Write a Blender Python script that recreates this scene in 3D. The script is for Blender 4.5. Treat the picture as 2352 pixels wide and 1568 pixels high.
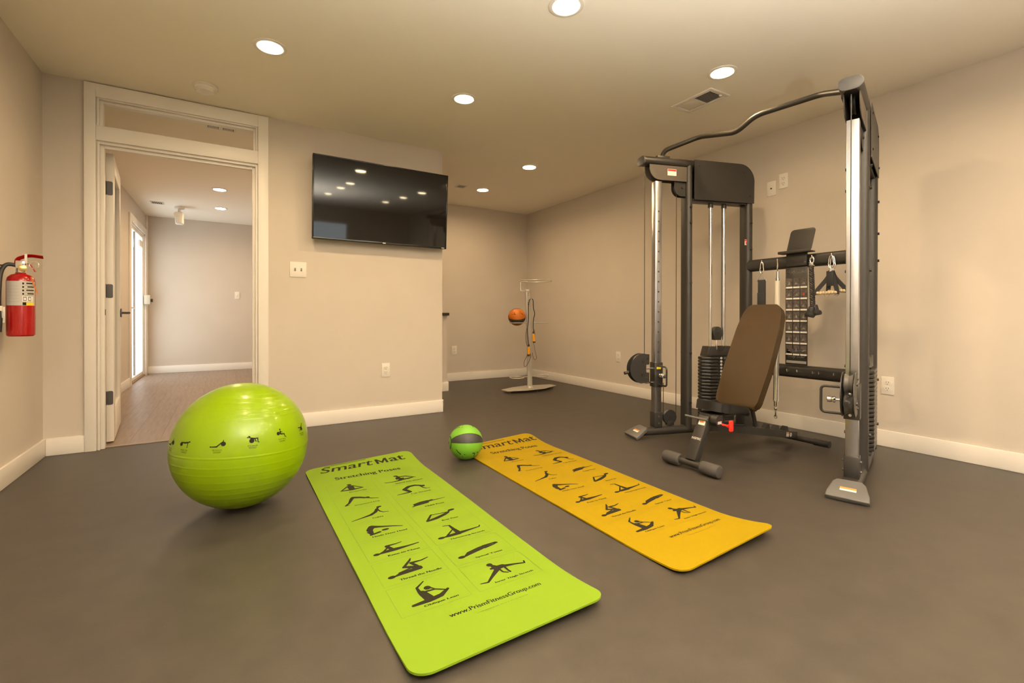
import bpy, bmesh, math, random
from math import sin, cos, pi, radians, sqrt, atan2
from mathutils import Vector, Matrix, Quaternion
random.seed(7)
for o in list(bpy.data.objects): bpy.data.objects.remove(o)
C = bpy.context.scene.collection
V = Vector

# ------------------------------------------------------------------ camera
H = 2.44
cd = bpy.data.cameras.new('camera'); cam = bpy.data.objects.new('camera', cd); C.objects.link(cam)
cd.sensor_width = 36.0; cd.lens = 16.40; cd.clip_start = 0.02
cd.shift_x = 0.00482; cd.shift_y = -0.02272
F = V((sin(.5426), cos(.5426), 0)); pt = .00394
F3 = V((F.x*cos(pt), F.y*cos(pt), -sin(pt)))
cam.location = (0, 0, .8956)
cam.rotation_euler = (F3.to_track_quat('-Z', 'Y') @ Quaternion((0, 0, 1), .0013)).to_euler()
bpy.context.scene.camera = cam

# ------------------------------------------------------------------ world, lights, exposure
sc = bpy.context.scene
sc.view_settings.view_transform = 'Standard'; sc.view_settings.look = 'None'
sc.view_settings.exposure = 0.0; sc.view_settings.gamma = 1.0; sc.view_settings.use_curve_mapping = False
w = bpy.data.worlds.new('world'); sc.world = w; w.use_nodes = True
bg = w.node_tree.nodes['Background']; bg.inputs[0].default_value = (.90, .95, 1.0, 1); bg.inputs[1].default_value = 3.6
LAMP_COL = (1.0, .69, .37); LAMP_W = 10.0
FLASH_W = 1950.0
LIGHTS = [(.22, 3.0), (1.45, 3.0), (1.45, 1.84), (2.69, 1.83), (2.69, 4.02), (2.69, 5.04),
          (-.062, 6.70), (-.062, 7.86)]
LIGHTS_BACK = [(.22, 1.78), (1.6, .58), (2.70, .66), (1.6, -.1), (2.70, -.27), (1.6, -1.2), (2.70, -1.35), (.2, -.9), (.80, 5.45), (.80, 6.70)]  # last two are unseen hall lamps, added to brighten the hall ceiling
def area(name, loc, size, power, col, spread=None, rot=None):
    l = bpy.data.lights.new(name, 'AREA'); l.shape = 'DISK'; l.size = size; l.energy = power; l.color = col
    if spread: l.spread = spread
    o = bpy.data.objects.new(name, l); C.objects.link(o); o.location = loc
    if rot: o.rotation_euler = rot
    return o
for i, (x, y) in enumerate(LIGHTS + LIGHTS_BACK):
    area('downlight_beam', (x, y, H - .015), .118, LAMP_W, LAMP_COL, radians(165))
# the photographer's flash bounced off the ceiling behind the camera
fl = bpy.data.lights.new('bounce_flash', 'SPOT'); fl.energy = FLASH_W; fl.color = (1.0, .95, .86)
fl.spot_size = radians(140); fl.spot_blend = 1.0; fl.shadow_soft_size = .06
fo = bpy.data.objects.new('bounce_flash', fl); C.objects.link(fo); fo.location = (.6, -.75, .80); fo.rotation_euler = (pi, 0, 0)
def portal(loc, rot, sx, sy):
    l = bpy.data.lights.new('portal', 'AREA'); l.shape = 'RECTANGLE'; l.size = sx; l.size_y = sy; l.cycles.is_portal = True
    o = bpy.data.objects.new('portal', l); C.objects.link(o); o.location = loc; o.rotation_euler = rot
portal((-1.13, 8.23, 1.05), (0, radians(-90), 0), 2.1, 1.2)
portal((2.0, -3.62, 1.5), (radians(90), 0, 0), 1.0, 1.2)

# ------------------------------------------------------------------ materials
MATS = {}
def mat(name, col, rough=.5, metal=0, spec=.5, noise=0, nscale=20, bump=0, bscale=200, coat=0, emit=None, estr=0, aniso=0):
    if name in MATS: return MATS[name]
    m = bpy.data.materials.new(name); m.use_nodes = True; nt = m.node_tree; b = nt.nodes['Principled BSDF']
    b.inputs['Base Color'].default_value = (*col, 1); b.inputs['Roughness'].default_value = rough
    b.inputs['Metallic'].default_value = metal; b.inputs['Specular IOR Level'].default_value = spec
    b.inputs['Coat Weight'].default_value = coat; b.inputs['Coat Roughness'].default_value = .1
    if emit: b.inputs['Emission Color'].default_value = (*emit, 1); b.inputs['Emission Strength'].default_value = estr
    tc = nt.nodes.new('ShaderNodeTexCoord')
    if noise:
        n = nt.nodes.new('ShaderNodeTexNoise'); n.inputs['Scale'].default_value = nscale; n.inputs['Detail'].default_value = 5
        nt.links.new(tc.outputs['Object'], n.inputs['Vector'])
        r = nt.nodes.new('ShaderNodeValToRGB'); r.color_ramp.elements[0].position = .3; r.color_ramp.elements[1].position = .7
        r.color_ramp.elements[0].color = (*[c*(1-noise) for c in col], 1); r.color_ramp.elements[1].color = (*[min(1, c*(1+noise)) for c in col], 1)
        nt.links.new(n.outputs['Fac'], r.inputs['Fac']); nt.links.new(r.outputs['Color'], b.inputs['Base Color'])
    if bump:
        n = nt.nodes.new('ShaderNodeTexNoise'); n.inputs['Scale'].default_value = bscale; n.inputs['Detail'].default_value = 3
        nt.links.new(tc.outputs['Object'], n.inputs['Vector'])
        bp = nt.nodes.new('ShaderNodeBump'); bp.inputs['Strength'].default_value = bump; bp.inputs['Distance'].default_value = .002
        nt.links.new(n.outputs['Fac'], bp.inputs['Height']); nt.links.new(bp.outputs['Normal'], b.inputs['Normal'])
    MATS[name] = m; return m
WALL = mat('greige_wall_paint', (.61, .545, .475), .75, noise=.02, nscale=3, bump=.15, bscale=160)
CEIL = mat('ceiling_paint', (.92, .865, .76), .85, bump=.15, bscale=120)
TRIM = mat('white_trim_paint', (.86, .82, .77), .38)
RUBBER = mat('rubber_floor', (.047, .0385, .030), .42, noise=.12, nscale=9, bump=.25, bscale=400)
def speckle(m):
    nt = m.node_tree; b = nt.nodes['Principled BSDF']; tc = nt.nodes['Texture Coordinate']
    old = b.inputs['Base Color'].links[0].from_socket
    mp = nt.nodes.new('ShaderNodeMapping'); mp.inputs['Scale'].default_value = (1, 5, 1); mp.inputs['Rotation'].default_value = (0, 0, .5)
    nt.links.new(tc.outputs['Object'], mp.inputs['Vector'])
    n = nt.nodes.new('ShaderNodeTexNoise'); n.inputs['Scale'].default_value = 5; n.inputs['Detail'].default_value = 8; n.inputs['Roughness'].default_value = .75
    nt.links.new(mp.outputs['Vector'], n.inputs['Vector'])
    r = nt.nodes.new('ShaderNodeValToRGB'); r.color_ramp.elements[0].position = .66; r.color_ramp.elements[1].position = .80
    r.color_ramp.elements[0].color = (0, 0, 0, 1); r.color_ramp.elements[1].color = (1, 1, 1, 1)
    nt.links.new(n.outputs['Fac'], r.inputs['Fac'])
    v = nt.nodes.new('ShaderNodeTexVoronoi'); v.inputs['Scale'].default_value = 9
    nt.links.new(tc.outputs['Object'], v.inputs['Vector'])
    r2 = nt.nodes.new('ShaderNodeValToRGB'); r2.color_ramp.elements[0].position = .018; r2.color_ramp.elements[1].position = .03
    r2.color_ramp.elements[0].color = (1, 1, 1, 1); r2.color_ramp.elements[1].color = (0, 0, 0, 1)
    nt.links.new(v.outputs['Distance'], r2.inputs['Fac'])
    ad = nt.nodes.new('ShaderNodeMath'); ad.operation = 'MAXIMUM'
    nt.links.new(r.outputs['Color'], ad.inputs[0]); nt.links.new(r2.outputs['Color'], ad.inputs[1])
    sm = nt.nodes.new('ShaderNodeMath'); sm.operation = 'MULTIPLY'; sm.inputs[1].default_value = .45
    nt.links.new(ad.outputs[0], sm.inputs[0])
    mx = nt.nodes.new('ShaderNodeMix'); mx.data_type = 'RGBA'; mx.inputs[7].default_value = (.14, .12, .10, 1)
    nt.links.new(sm.outputs[0], mx.inputs[0]); nt.links.new(old, mx.inputs[6]); nt.links.new(mx.outputs[2], b.inputs['Base Color'])
speckle(RUBBER)
def wood_mat(name, a, bcol):
    m = bpy.data.materials.new(name); m.use_nodes = True; nt = m.node_tree; b = nt.nodes['Principled BSDF']
    tc = nt.nodes.new('ShaderNodeTexCoord'); oi = nt.nodes.new('ShaderNodeObjectInfo')
    mp = nt.nodes.new('ShaderNodeMapping'); mp.inputs['Scale'].default_value = (14, 1.2, 1)
    nt.links.new(tc.outputs['Object'], mp.inputs['Vector'])
    n = nt.nodes.new('ShaderNodeTexNoise'); n.inputs['Scale'].default_value = 3; n.inputs['Detail'].default_value = 8
    nt.links.new(mp.outputs['Vector'], n.inputs['Vector'])
    ad = nt.nodes.new('ShaderNodeMath'); ad.operation = 'MULTIPLY_ADD'; ad.inputs[1].default_value = .12
    nt.links.new(oi.outputs['Random'], ad.inputs[0]); nt.links.new(n.outputs['Fac'], ad.inputs[2])
    r = nt.nodes.new('ShaderNodeValToRGB'); r.color_ramp.elements[0].position = .3; r.color_ramp.elements[1].position = .9
    r.color_ramp.elements[0].color = (*a, 1); r.color_ramp.elements[1].color = (*bcol, 1)
    nt.links.new(ad.outputs[0], r.inputs['Fac']); nt.links.new(r.outputs['Color'], b.inputs['Base Color'])
    b.inputs['Roughness'].default_value = .38
    return m
LAMINATE = wood_mat('laminate_plank', (.19, .135, .10), (.33, .245, .19))
BLACKM = mat('textured_charcoal_powder_coat', (.026, .023, .020), .40, noise=.08, nscale=60, bump=.2, bscale=500)
DARK = mat('black_steel', (.022, .020, .018), .38)
CHROME = mat('brushed_chrome', (.50, .50, .52), .30, 1, noise=.04, nscale=30)
POLISH = mat('polished_chrome', (.85, .84, .82), .08, 1)
GREYP = mat('grey_powder_coat', (.085, .082, .080), .42)
SILV = mat('silver_rack_paint', (.52, .49, .44), .35, .35)
PLASTB = mat('black_plastic', (.02, .019, .018), .45)
FOAMG = mat('grey_foam_grip', (.052, .046, .041), .8, bump=.3, bscale=300)
VINYL = mat('dark_brown_vinyl', (.046, .027, .011), .45, spec=.25, noise=.06, nscale=10, bump=.15, bscale=600)
VINYLB = mat('black_vinyl', (.010, .009, .0085), .24, spec=.4, bump=.12, bscale=600)
IRON = mat('black_weight_plate', (.022, .021, .019), .30, bump=.2, bscale=300)
WHITEP = mat('white_plastic', (.80, .76, .70), .35)
CREAM = mat('cream_grip', (.72, .66, .56), .45)
BLKINK = mat('black_print', (.018, .016, .008), .8, spec=.15)
WHTINK = mat('white_print', (.80, .78, .74), .5)
ORNINK = mat('orange_print', (.80, .22, .03), .5)
REDINK = mat('red_print', (.65, .03, .02), .5)
YELINK = mat('yellow_print', (.85, .68, .02), .5)
GRYINK = mat('grey_print', (.30, .29, .27), .5)
GREEN = mat('lime_green_foam', (.155, .250, .010), .75, spec=.2, noise=.03, nscale=3, bump=.12, bscale=500)
YELLOW = mat('golden_yellow_foam', (.27, .18, .0002), .75, spec=.15, noise=.03, nscale=3, bump=.12, bscale=500)
LINEG = mat('dark_green_print', (.075, .12, .003), .6)
LINEY = mat('dark_yellow_print', (.15, .078, .001), .6)
BALLG = mat('lime_ball_vinyl', (.195, .31, .0004), .30, spec=.35, noise=.02, nscale=4, coat=.12)
MEDG = mat('green_medicine_ball_rubber', (.14, .36, .02), .5, bump=.3, bscale=300)
MEDK = mat('charcoal_medicine_ball_rubber', (.035, .033, .031), .55, bump=.3, bscale=300)
MEDO = mat('orange_medicine_ball_rubber', (.5, .13, .003), .5, bump=.3, bscale=300)
ORNG = mat('orange_handle_foam', (.85, .36, .01), .6)
REDP = mat('red_gloss_enamel', (.34, .0015, .002), .22, coat=.3)
REDK = mat('red_plastic_knob', (.85, .03, .02), .35)
TVSCR = mat('tv_screen', (.010, .009, .008), .04, spec=.45)
TVBEZ = mat('tv_bezel', (.012, .012, .012), .16)
BRONZE = mat('dark_bronze_hardware', (.09, .085, .082), .45, .5)
BRASS = mat('brass', (.75, .55, .25), .3, 1)
LABELG = mat('pale_grey_label', (.52, .49, .46), .4)
DARKIN = mat('vent_darkness', (.05, .04, .03), .9)  # dark colour standing in for the shade inside vent openings, slots and holes
GLOW = mat('downlight_lens', (.9, .85, .75), .5, emit=(1.0, .80, .48), estr=60.0)
WEB = mat('black_nylon_webbing', (.028, .028, .030), .8, bump=.5, bscale=900)
ROPE = mat('black_braided_rope', (.030, .026, .022), .5)
def glass_mat():
    m = bpy.data.materials.new('clear_glass'); m.use_nodes = True; nt = m.node_tree; nt.nodes.clear()
    o = nt.nodes.new('ShaderNodeOutputMaterial'); mx = nt.nodes.new('ShaderNodeMixShader'); t = nt.nodes.new('ShaderNodeBsdfTransparent')
    g = nt.nodes.new('ShaderNodeBsdfGlossy'); g.inputs['Roughness'].default_value = .02; fr = nt.nodes.new('ShaderNodeFresnel'); fr.inputs['IOR'].default_value = 1.45
    t.inputs[0].default_value = (.97, .985, .97, 1)
    ge = nt.nodes.new('ShaderNodeNewGeometry'); inv = nt.nodes.new('ShaderNodeMath'); inv.operation = 'SUBTRACT'; inv.inputs[0].default_value = 1.0
    mu = nt.nodes.new('ShaderNodeMath'); mu.operation = 'MULTIPLY'; nt.links.new(ge.outputs['Backfacing'], inv.inputs[1]); nt.links.new(inv.outputs[0], mu.inputs[0])
    nt.links.new(fr.outputs[0], mu.inputs[1]); nt.links.new(mu.outputs[0], mx.inputs[0]); nt.links.new(t.outputs[0], mx.inputs[1]); nt.links.new(g.outputs[0], mx.inputs[2]); nt.links.new(mx.outputs[0], o.inputs[0])
    return m
GLASS = glass_mat()

# ------------------------------------------------------------------ mesh helpers
ORG = {}
def origin(p): return ORG.get(p.name, V((0, 0, 0))) if p else V((0, 0, 0))
def obj(name, bm, m, parent=None, smooth=35, label=None):
    og = origin(parent)
    if og.length: bmesh.ops.translate(bm, verts=bm.verts, vec=-og)
    me = bpy.data.meshes.new(name); bm.normal_update(); bm.to_mesh(me); bm.free()
    me.materials.append(m)
    if smooth:
        me.shade_smooth()
        try: me.set_sharp_from_angle(angle=radians(smooth))
        except Exception: pass
    o = bpy.data.objects.new(name, me); C.objects.link(o)
    if parent: o.parent = parent; ORG[o.name] = og
    if label: o['label'] = label
    return o
def thing(name, label, cat, loc=(0, 0, 0), group=None):
    o = bpy.data.objects.new(name, None); C.objects.link(o); o.location = loc; o.empty_display_size = .1
    o['label'] = label; o['category'] = cat
    if group: o['group'] = group
    ORG[o.name] = V(loc); return o
def struct(name, bm, m, smooth=0):
    o = obj(name, bm, m, None, smooth); o['kind'] = 'structure'; return o
def dup(root, loc, rotz=0, label=None):
    r = root.copy(); C.objects.link(r); r.location = loc; r.rotation_euler = (0, 0, rotz)
    if label: r['label'] = label
    for ch in list(root.children):
        c = ch.copy(); C.objects.link(c); c.parent = r
        for g in list(ch.children):
            d = g.copy(); C.objects.link(d); d.parent = c
    return r
def B(): return bmesh.new()
def box(bm, lo, hi, bev=0, M=None, seg=2):
    c = [(lo[i]+hi[i])/2 for i in range(3)]; s = [abs(hi[i]-lo[i]) for i in range(3)]
    r = bmesh.ops.create_cube(bm, size=1); vs = r['verts']
    for v in vs: v.co = V((c[0]+v.co.x*s[0], c[1]+v.co.y*s[1], c[2]+v.co.z*s[2]))
    if bev:
        es = set(e for v in vs for e in v.link_edges)
        r2 = bmesh.ops.bevel(bm, geom=list(es), offset=min(bev, min(s)*.49), segments=seg, affect='EDGES', profile=.5)
        vs = list(set(v for f in r2['faces'] for v in f.verts) | set(v for v in vs if v.is_valid))
    if M is not None: bmesh.ops.transform(bm, matrix=M, verts=[v for v in vs if v.is_valid])
    return bm
def frameM(o, x, y, z):
    m = Matrix.Identity(4)
    for i, a in enumerate((x, y, z)):
        for j in range(3): m[j][i] = a[j]
    for j in range(3): m[j][3] = o[j]
    return m
def perp(d):
    a = V((0, 0, 1)) if abs(d.z) < .9 else V((1, 0, 0))
    x = a.cross(d).normalized(); return x, d.cross(x).normalized()
def cyl(bm, p0, p1, r0, r1=None, seg=20, cap=True):
    p0, p1 = V(p0), V(p1); r1 = r0 if r1 is None else r1; d = (p1-p0).normalized(); x, y = perp(d)
    A = [bm.verts.new(p0 + (x*cos(2*pi*i/seg)+y*sin(2*pi*i/seg))*r0) for i in range(seg)]
    Bv = [bm.verts.new(p1 + (x*cos(2*pi*i/seg)+y*sin(2*pi*i/seg))*r1) for i in range(seg)]
    for i in range(seg): bm.faces.new((A[i], A[(i+1) % seg], Bv[(i+1) % seg], Bv[i]))
    if cap: bm.faces.new(A[::-1]); bm.faces.new(Bv)
    return bm
def lathe(bm, o, axis, prof, seg=32, cap=True):
    """prof: list of (radius, distance along axis)"""
    o = V(o); d = V(axis).normalized(); x, y = perp(d); rings = []
    for r, h in prof:
        rings.append([bm.verts.new(o + d*h + (x*cos(2*pi*i/seg)+y*sin(2*pi*i/seg))*max(r, 1e-5)) for i in range(seg)])
    for a, b in zip(rings, rings[1:]):
        for i in range(seg): bm.faces.new((a[i], a[(i+1) % seg], b[(i+1) % seg], b[i]))
    if cap: bm.faces.new(rings[0][::-1]); bm.faces.new(rings[-1])
    return bm
def oval(a, b, n=8):
    """flat-oval outline, half-length a (x), half-width b (y), a>=b"""
    pts = []
    for k in range(n+1): t = -pi/2 + pi*k/n; pts.append((a-b+b*cos(t), b*sin(t)))
    for k in range(n+1): t = pi/2 + pi*k/n; pts.append((-(a-b)+b*cos(t), b*sin(t)))
    return pts
def circ(r, n=12): return [(r*cos(2*pi*k/n), r*sin(2*pi*k/n)) for k in range(n)]
def sweep(bm, pts, prof, up=(0, 0, 1), closed=False, cap=True, scale=None):
    """sweep a 2D profile along pts; profile x axis follows 'up' as far as possible"""
    pts = [V(p) for p in pts]; n = len(pts); rings = []; prev = None
    for i in range(n):
        if closed: d = (pts[(i+1) % n]-pts[i-1]).normalized()
        else: d = ((pts[min(i+1, n-1)]-pts[i]).normalized() if i == 0 else (pts[i]-pts[i-1]).normalized() if i == n-1 else ((pts[i+1]-pts[i]).normalized()+(pts[i]-pts[i-1]).normalized()).normalized())
        if prev is None:
            u = V(up); u = u - d*u.dot(d)
            if u.length < 1e-3: u = perp(d)[0]
            u.normalize()
        else:
            u = prev - d*prev.dot(d); u.normalize()
        prev = u; s = d.cross(u); k = scale[i] if scale else 1
        rings.append([bm.verts.new(pts[i]+u*(p[0]*k)+s*(p[1]*k)) for p in prof])
    m = len(prof)
    pairs = list(zip(rings, rings[1:])) + ([(rings[-1], rings[0])] if closed else [])
    for a, b in pairs:
        for i in range(m): bm.faces.new((a[i], a[(i+1) % m], b[(i+1) % m], b[i]))
    if cap and not closed: bm.faces.new(rings[0][::-1]); bm.faces.new(rings[-1])
    return bm
def smoothpath(pts, r=.03, n=5):
    """round the corners of a polyline"""
    pts = [V(p) for p in pts]; out = [pts[0]]
    for i in range(1, len(pts)-1):
        a, b, c = pts[i-1], pts[i], pts[i+1]; d1 = (a-b); d2 = (c-b); rr = min(r, d1.length*.49, d2.length*.49)
        p, q = b+d1.normalized()*rr, b+d2.normalized()*rr
        for k in range(n+1):
            t = k/n; out.append(p*(1-t)**2 + b*2*t*(1-t) + q*t*t)
    out.append(pts[-1]); return out
def catmull(pts, n=6, closed=False):
    pts = [V(p) for p in pts]; out = []; N = len(pts)
    rng = range(N if closed else N-1)
    for i in rng:
        p0 = pts[(i-1) % N] if closed or i > 0 else pts[0]; p1 = pts[i]; p2 = pts[(i+1) % N]; p3 = pts[(i+2) % N] if closed or i+2 < N else pts[-1]
        for k in range(n):
            t = k/n; out.append(.5*((2*p1)+(-p0+p2)*t+(2*p0-5*p1+4*p2-p3)*t*t+(-p0+3*p1-3*p2+p3)*t**3))
    if not closed: out.append(pts[-1])
    return out
def tube(bm, pts, r, seg=12, closed=False, cap=True): return sweep(bm, pts, circ(r, seg), closed=closed, cap=cap)
def prism(bm, outline, o, x, y, z, th, bev=0):
    """extrude a 2D outline (in plane o,x,y) by th along z, centred"""
    o, x, y, z = V(o), V(x).normalized(), V(y).normalized(), V(z).normalized()
    A = [bm.verts.new(o+x*p[0]+y*p[1]-z*th/2) for p in outline]; Bv = [bm.verts.new(o+x*p[0]+y*p[1]+z*th/2) for p in outline]
    n = len(outline); f1 = bm.faces.new(A[::-1]); f2 = bm.faces.new(Bv)
    for i in range(n): bm.faces.new((A[i], A[(i+1) % n], Bv[(i+1) % n], Bv[i]))
    if bev:
        es = list(f1.edges)+list(f2.edges)
        bmesh.ops.bevel(bm, geom=es, offset=bev, segments=3, affect='EDGES', profile=.5)
    bmesh.ops.recalc_face_normals(bm, faces=bm.faces)
    return bm
def rrect(w, h, r, n=5, cx=0, cy=0):
    pts = []
    for sx, sy, a in ((1, -1, -pi/2), (1, 1, 0), (-1, 1, pi/2), (-1, -1, pi)):
        for k in range(n+1): t = a+pi/2*k/n; pts.append((cx+sx*(w/2-r)+r*cos(t), cy+sy*(h/2-r)+r*sin(t)))
    return pts
def sphere(bm, c, r, su=24, sv=14):
    bmesh.ops.create_uvsphere(bm, u_segments=su, v_segments=sv, radius=r, matrix=Matrix.Translation(V(c))); return bm
def text_geo(s, size=1.0, bold=0.0, shear=0.0, align='CENTER', spacing=1.0):
    cu = bpy.data.curves.new('t', 'FONT'); cu.body = s; cu.size = size; cu.offset = bold; cu.shear = shear; cu.align_x = align; cu.align_y = 'CENTER'
    cu.space_character = spacing; cu.resolution_u = 3
    o = bpy.data.objects.new('t', cu); C.objects.link(o)
    dg = bpy.context.evaluated_depsgraph_get(); me = bpy.data.meshes.new_from_object(o.evaluated_get(dg))
    vs = [v.co.copy() for v in me.vertices]; fs = [tuple(p.vertices) for p in me.polygons]
    bpy.data.objects.remove(o); bpy.data.curves.remove(cu); bpy.data.meshes.remove(me)
    return vs, fs
def put_geo(bm, geo, fn):
    vs, fs = geo; nv = [bm.verts.new(fn(v.x, v.y)) for v in vs]
    for f in fs:
        try: bm.faces.new([nv[i] for i in f])
        except ValueError: pass
def fit_text(s, width, height, bold=0.0, **k):
    """text scaled to a width and height; weight is added with slightly shifted copies"""
    vs, fs = text_geo(s, 1.0, **k)
    x0 = min(v.x for v in vs); x1 = max(v.x for v in vs); y0 = min(v.y for v in vs); y1 = max(v.y for v in vs)
    sx = width/(x1-x0); sy = height/(y1-y0); ov = []; of = []; d = bold*sx*1.2
    for dx in ((0,) if not bold else (-d, 0, d)):
        n = len(ov); ov += [V(((v.x-(x0+x1)/2)*sx+dx, (v.y-(y0+y1)/2)*sy, 0)) for v in vs]; of += [tuple(i+n for i in f) for f in fs]
    return ov, of
def letter_m(w, h, cx):
    q = [((0, 0), (.2, 0), (.2, 1), (0, 1)), ((.8, 0), (1, 0), (1, 1), (.8, 1)), ((.2, 1), (.2, .62), (.5, .0), (.5, .42)), ((.8, 1), (.5, .42), (.5, .0), (.8, .62))]
    vs = []; fs = []
    for poly in q:
        fs.append(tuple(range(len(vs), len(vs)+4))); vs += [V((cx+(a-.5)*w, (b_-.5)*h, 0)) for a, b_ in poly]
    return vs, fs
def flat_quad(bm, fn, x0, y0, x1, y1):
    bm.faces.new([bm.verts.new(fn(*p)) for p in ((x0, y0), (x1, y0), (x1, y1), (x0, y1))])
def plane_fn(o, x, y):
    o, x, y = V(o), V(x).normalized(), V(y).normalized()
    return lambda a, b: o+x*a+y*b

# ------------------------------------------------------------------ room shell
XR, XL, YT, YF = 3.917, -.998, 4.068, 5.915
YB = -3.6          # wall behind the camera
TW = .12           # partition thickness
XP = 1.30          # partition between entry hall and kitchenette
YH = 9.05          # far wall of the hall
XH = -1.05         # left wall of the hall
b = B(); box(b, (XL-.12, YB-.12, -.1), (XR+.12, YT+.06, 0)); box(b, (XP, YT+.06, -.1), (XR+.12, YF+.12, 0)); struct('floor', b, RUBBER)
fl2 = B(); box(fl2, (XH-.07, YT+.06, -.1), (XP, YH+.12, -.008)); flo = struct('floor.001', fl2, mat('laminate_underlay', (.17, .12, .09), .8))
# laminate planks, one mesh shared per length
pw = .178; pm = {}
def plank(x, y0, y1, w_):
    key = (round(y1-y0, 3), round(w_, 3))
    if key not in pm:
        bb = B(); box(bb, (.0003, .0003, -.008), (w_-.0003, y1-y0-.0003, 0), .0004, seg=1)
        me = bpy.data.meshes.new('plank'); bb.to_mesh(me); bb.free(); me.materials.append(LAMINATE); pm[key] = me
    o = bpy.data.objects.new('plank', pm[key]); C.objects.link(o); o.parent = flo; o.location = (x, y, 0) if False else (x, y0, 0)
nx = int((XP-(XH-.07))/pw)+1
for i in range(nx):
    x = XH-.07+i*pw; w_ = min(pw, XP-x)
    if w_ < .02: continue
    y = YT+.075-((i*.47) % 1.2)
    while y < YH+.1:
        a, e = max(y, YT+.075), min(y+1.22, YH+.1)
        if e-a > .02: plank(x, a, e, w_)
        y += 1.22
b = B(); box(b, (-.70, YT+.045, 0), (.20, YT+.075, .005), .002); t_ = struct('trim_threshold', b, mat('threshold_strip', (.30, .24, .18), .4))
b = B(); box(b, (XH-.07, YB-.12, H), (XR+.12, YH+.12, H+.1)); struct('ceiling', b, CEIL)
# walls
b = B(); box(b, (XL-.12, YB-.12, 0), (XL, YT, H)); struct('wall_left', b, WALL)
b = B(); box(b, (XR, YB-.12, 0), (XR+.12, YF+.12, H)); struct('wall_right', b, WALL)
b = B(); box(b, (XL-.12, YT, 0), (-.76, YT+TW, H)); box(b, (.235, YT, 0), (1.741, YT+TW, H)); box(b, (-.76, YT, 2.36), (.235, YT+TW, H)); struct('wall_front', b, WALL)
b = B(); box(b, (XP, YF, 0), (XR, YF+.12, H)); struct('wall_far', b, WALL)
b = B(); box(b, (XP, YT+TW, 0), (XP+.1, YF, H)); box(b, (XP, YF, 0), (XP-.02, YH, H)); struct('wall_partition', b, WALL)
b = B(); box(b, (XH-.07, YH, 0), (XP, YH+.12, H)); struct('wall_hall_far', b, WALL)
DY0, DY1, DZ = 7.60, 8.86, 2.12
b = B(); box(b, (XH-.07, YT+TW, 0), (XH, DY0, H)); box(b, (XH-.07, DY1, 0), (XH, YH, H)); box(b, (XH-.07, DY0, DZ), (XH, DY1, H)); struct('wall_hall_left', b, WALL)
b = B(); WX0, WX1, WZ0, WZ1 = 1.5, 2.5, .95, 2.1
box(b, (XL-.12, YB-.12, 0), (WX0, YB, H)); box(b, (WX1, YB-.12, 0), (XR+.12, YB, H)); box(b, (WX0, YB-.12, 0), (WX1, YB, WZ0)); box(b, (WX0, YB-.12, WZ1), (WX1, YB, H)); struct('wall_back', b, WALL)
# rear window
wo = B()
for lo, hi in (((WX0, YB-.08, WZ0), (WX0+.05, YB-.03, WZ1)), ((WX1-.05, YB-.08, WZ0), (WX1, YB-.03, WZ1)), ((WX0, YB-.08, WZ0), (WX1, YB-.03, WZ0+.05)), ((WX0, YB-.08, WZ1-.05), (WX1, YB-.03, WZ1)), ((WX0, YB-.075, 1.5), (WX1, YB-.035, 1.54))): box(wo, lo, hi)
wo = struct('window_1', wo, TRIM)
g_ = B(); box(g_, (WX0+.05, YB-.06, WZ0+.05), (WX1-.05, YB-.055, WZ1-.05)); obj('pane', g_, GLASS, wo, 0)
# baseboards (height .115, thickness .015)
BH = .112; BT = .015
def bb_(name, lo, hi):
    b = B(); box(b, (*lo, 0), (*hi, BH), .004, seg=2); return struct(name, b, TRIM, 30)
bb_('baseboard_left', (XL, YB), (XL+BT, YT))
bb_('baseboard_right', (XR-BT, YB), (XR, YF))
bb_('baseboard_front', (XL+BT, YT-BT), (-.796, YT))
b = B(); box(b, (.284, YT-BT, 0), (1.741+BT, YT, BH), .004); box(b, (1.741, YT-BT+.0, 0), (1.741+BT, YT+TW+BT, BH), .004); struct('baseboard_front.001', b, TRIM, 30)
bb_('baseboard_far', (XP+.1, YF-BT), (XR-BT, YF))
bb_('baseboard_hall_far', (XH+BT, YH-BT), (XP-.02, YH))
bb_('baseboard_hall_left', (XH, YT+TW), (XH+BT, DY0-.095))
bb_('baseboard_hall_left.001', (XH, DY1+.092), (XH+BT, YH-BT))
# low half wall with dark counter end, beyond the tv wall
b = B(); box(b, (XP+.1, 5.16, 0), (2.272, 5.30, .905)); struct('wall_half', b, WALL)
b = B(); box(b, (XP+.1, 5.16-BT, 0), (2.272+BT, 5.16, BH), .004); box(b, (2.272, 5.16, 0), (2.272+BT, 5.30, BH), .004); struct('baseboard_half', b, TRIM, 30)
ct = B(); box(ct, (XP+.1, 5.12, .905), (2.285, YF, .938), .004)
ct = obj('countertop', ct, mat('dark_laminate_counter', (.03, .025, .02), .35)); ct['label'] = 'dark countertop end on the low half wall past the television'; ct['category'] = 'countertop'
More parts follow.
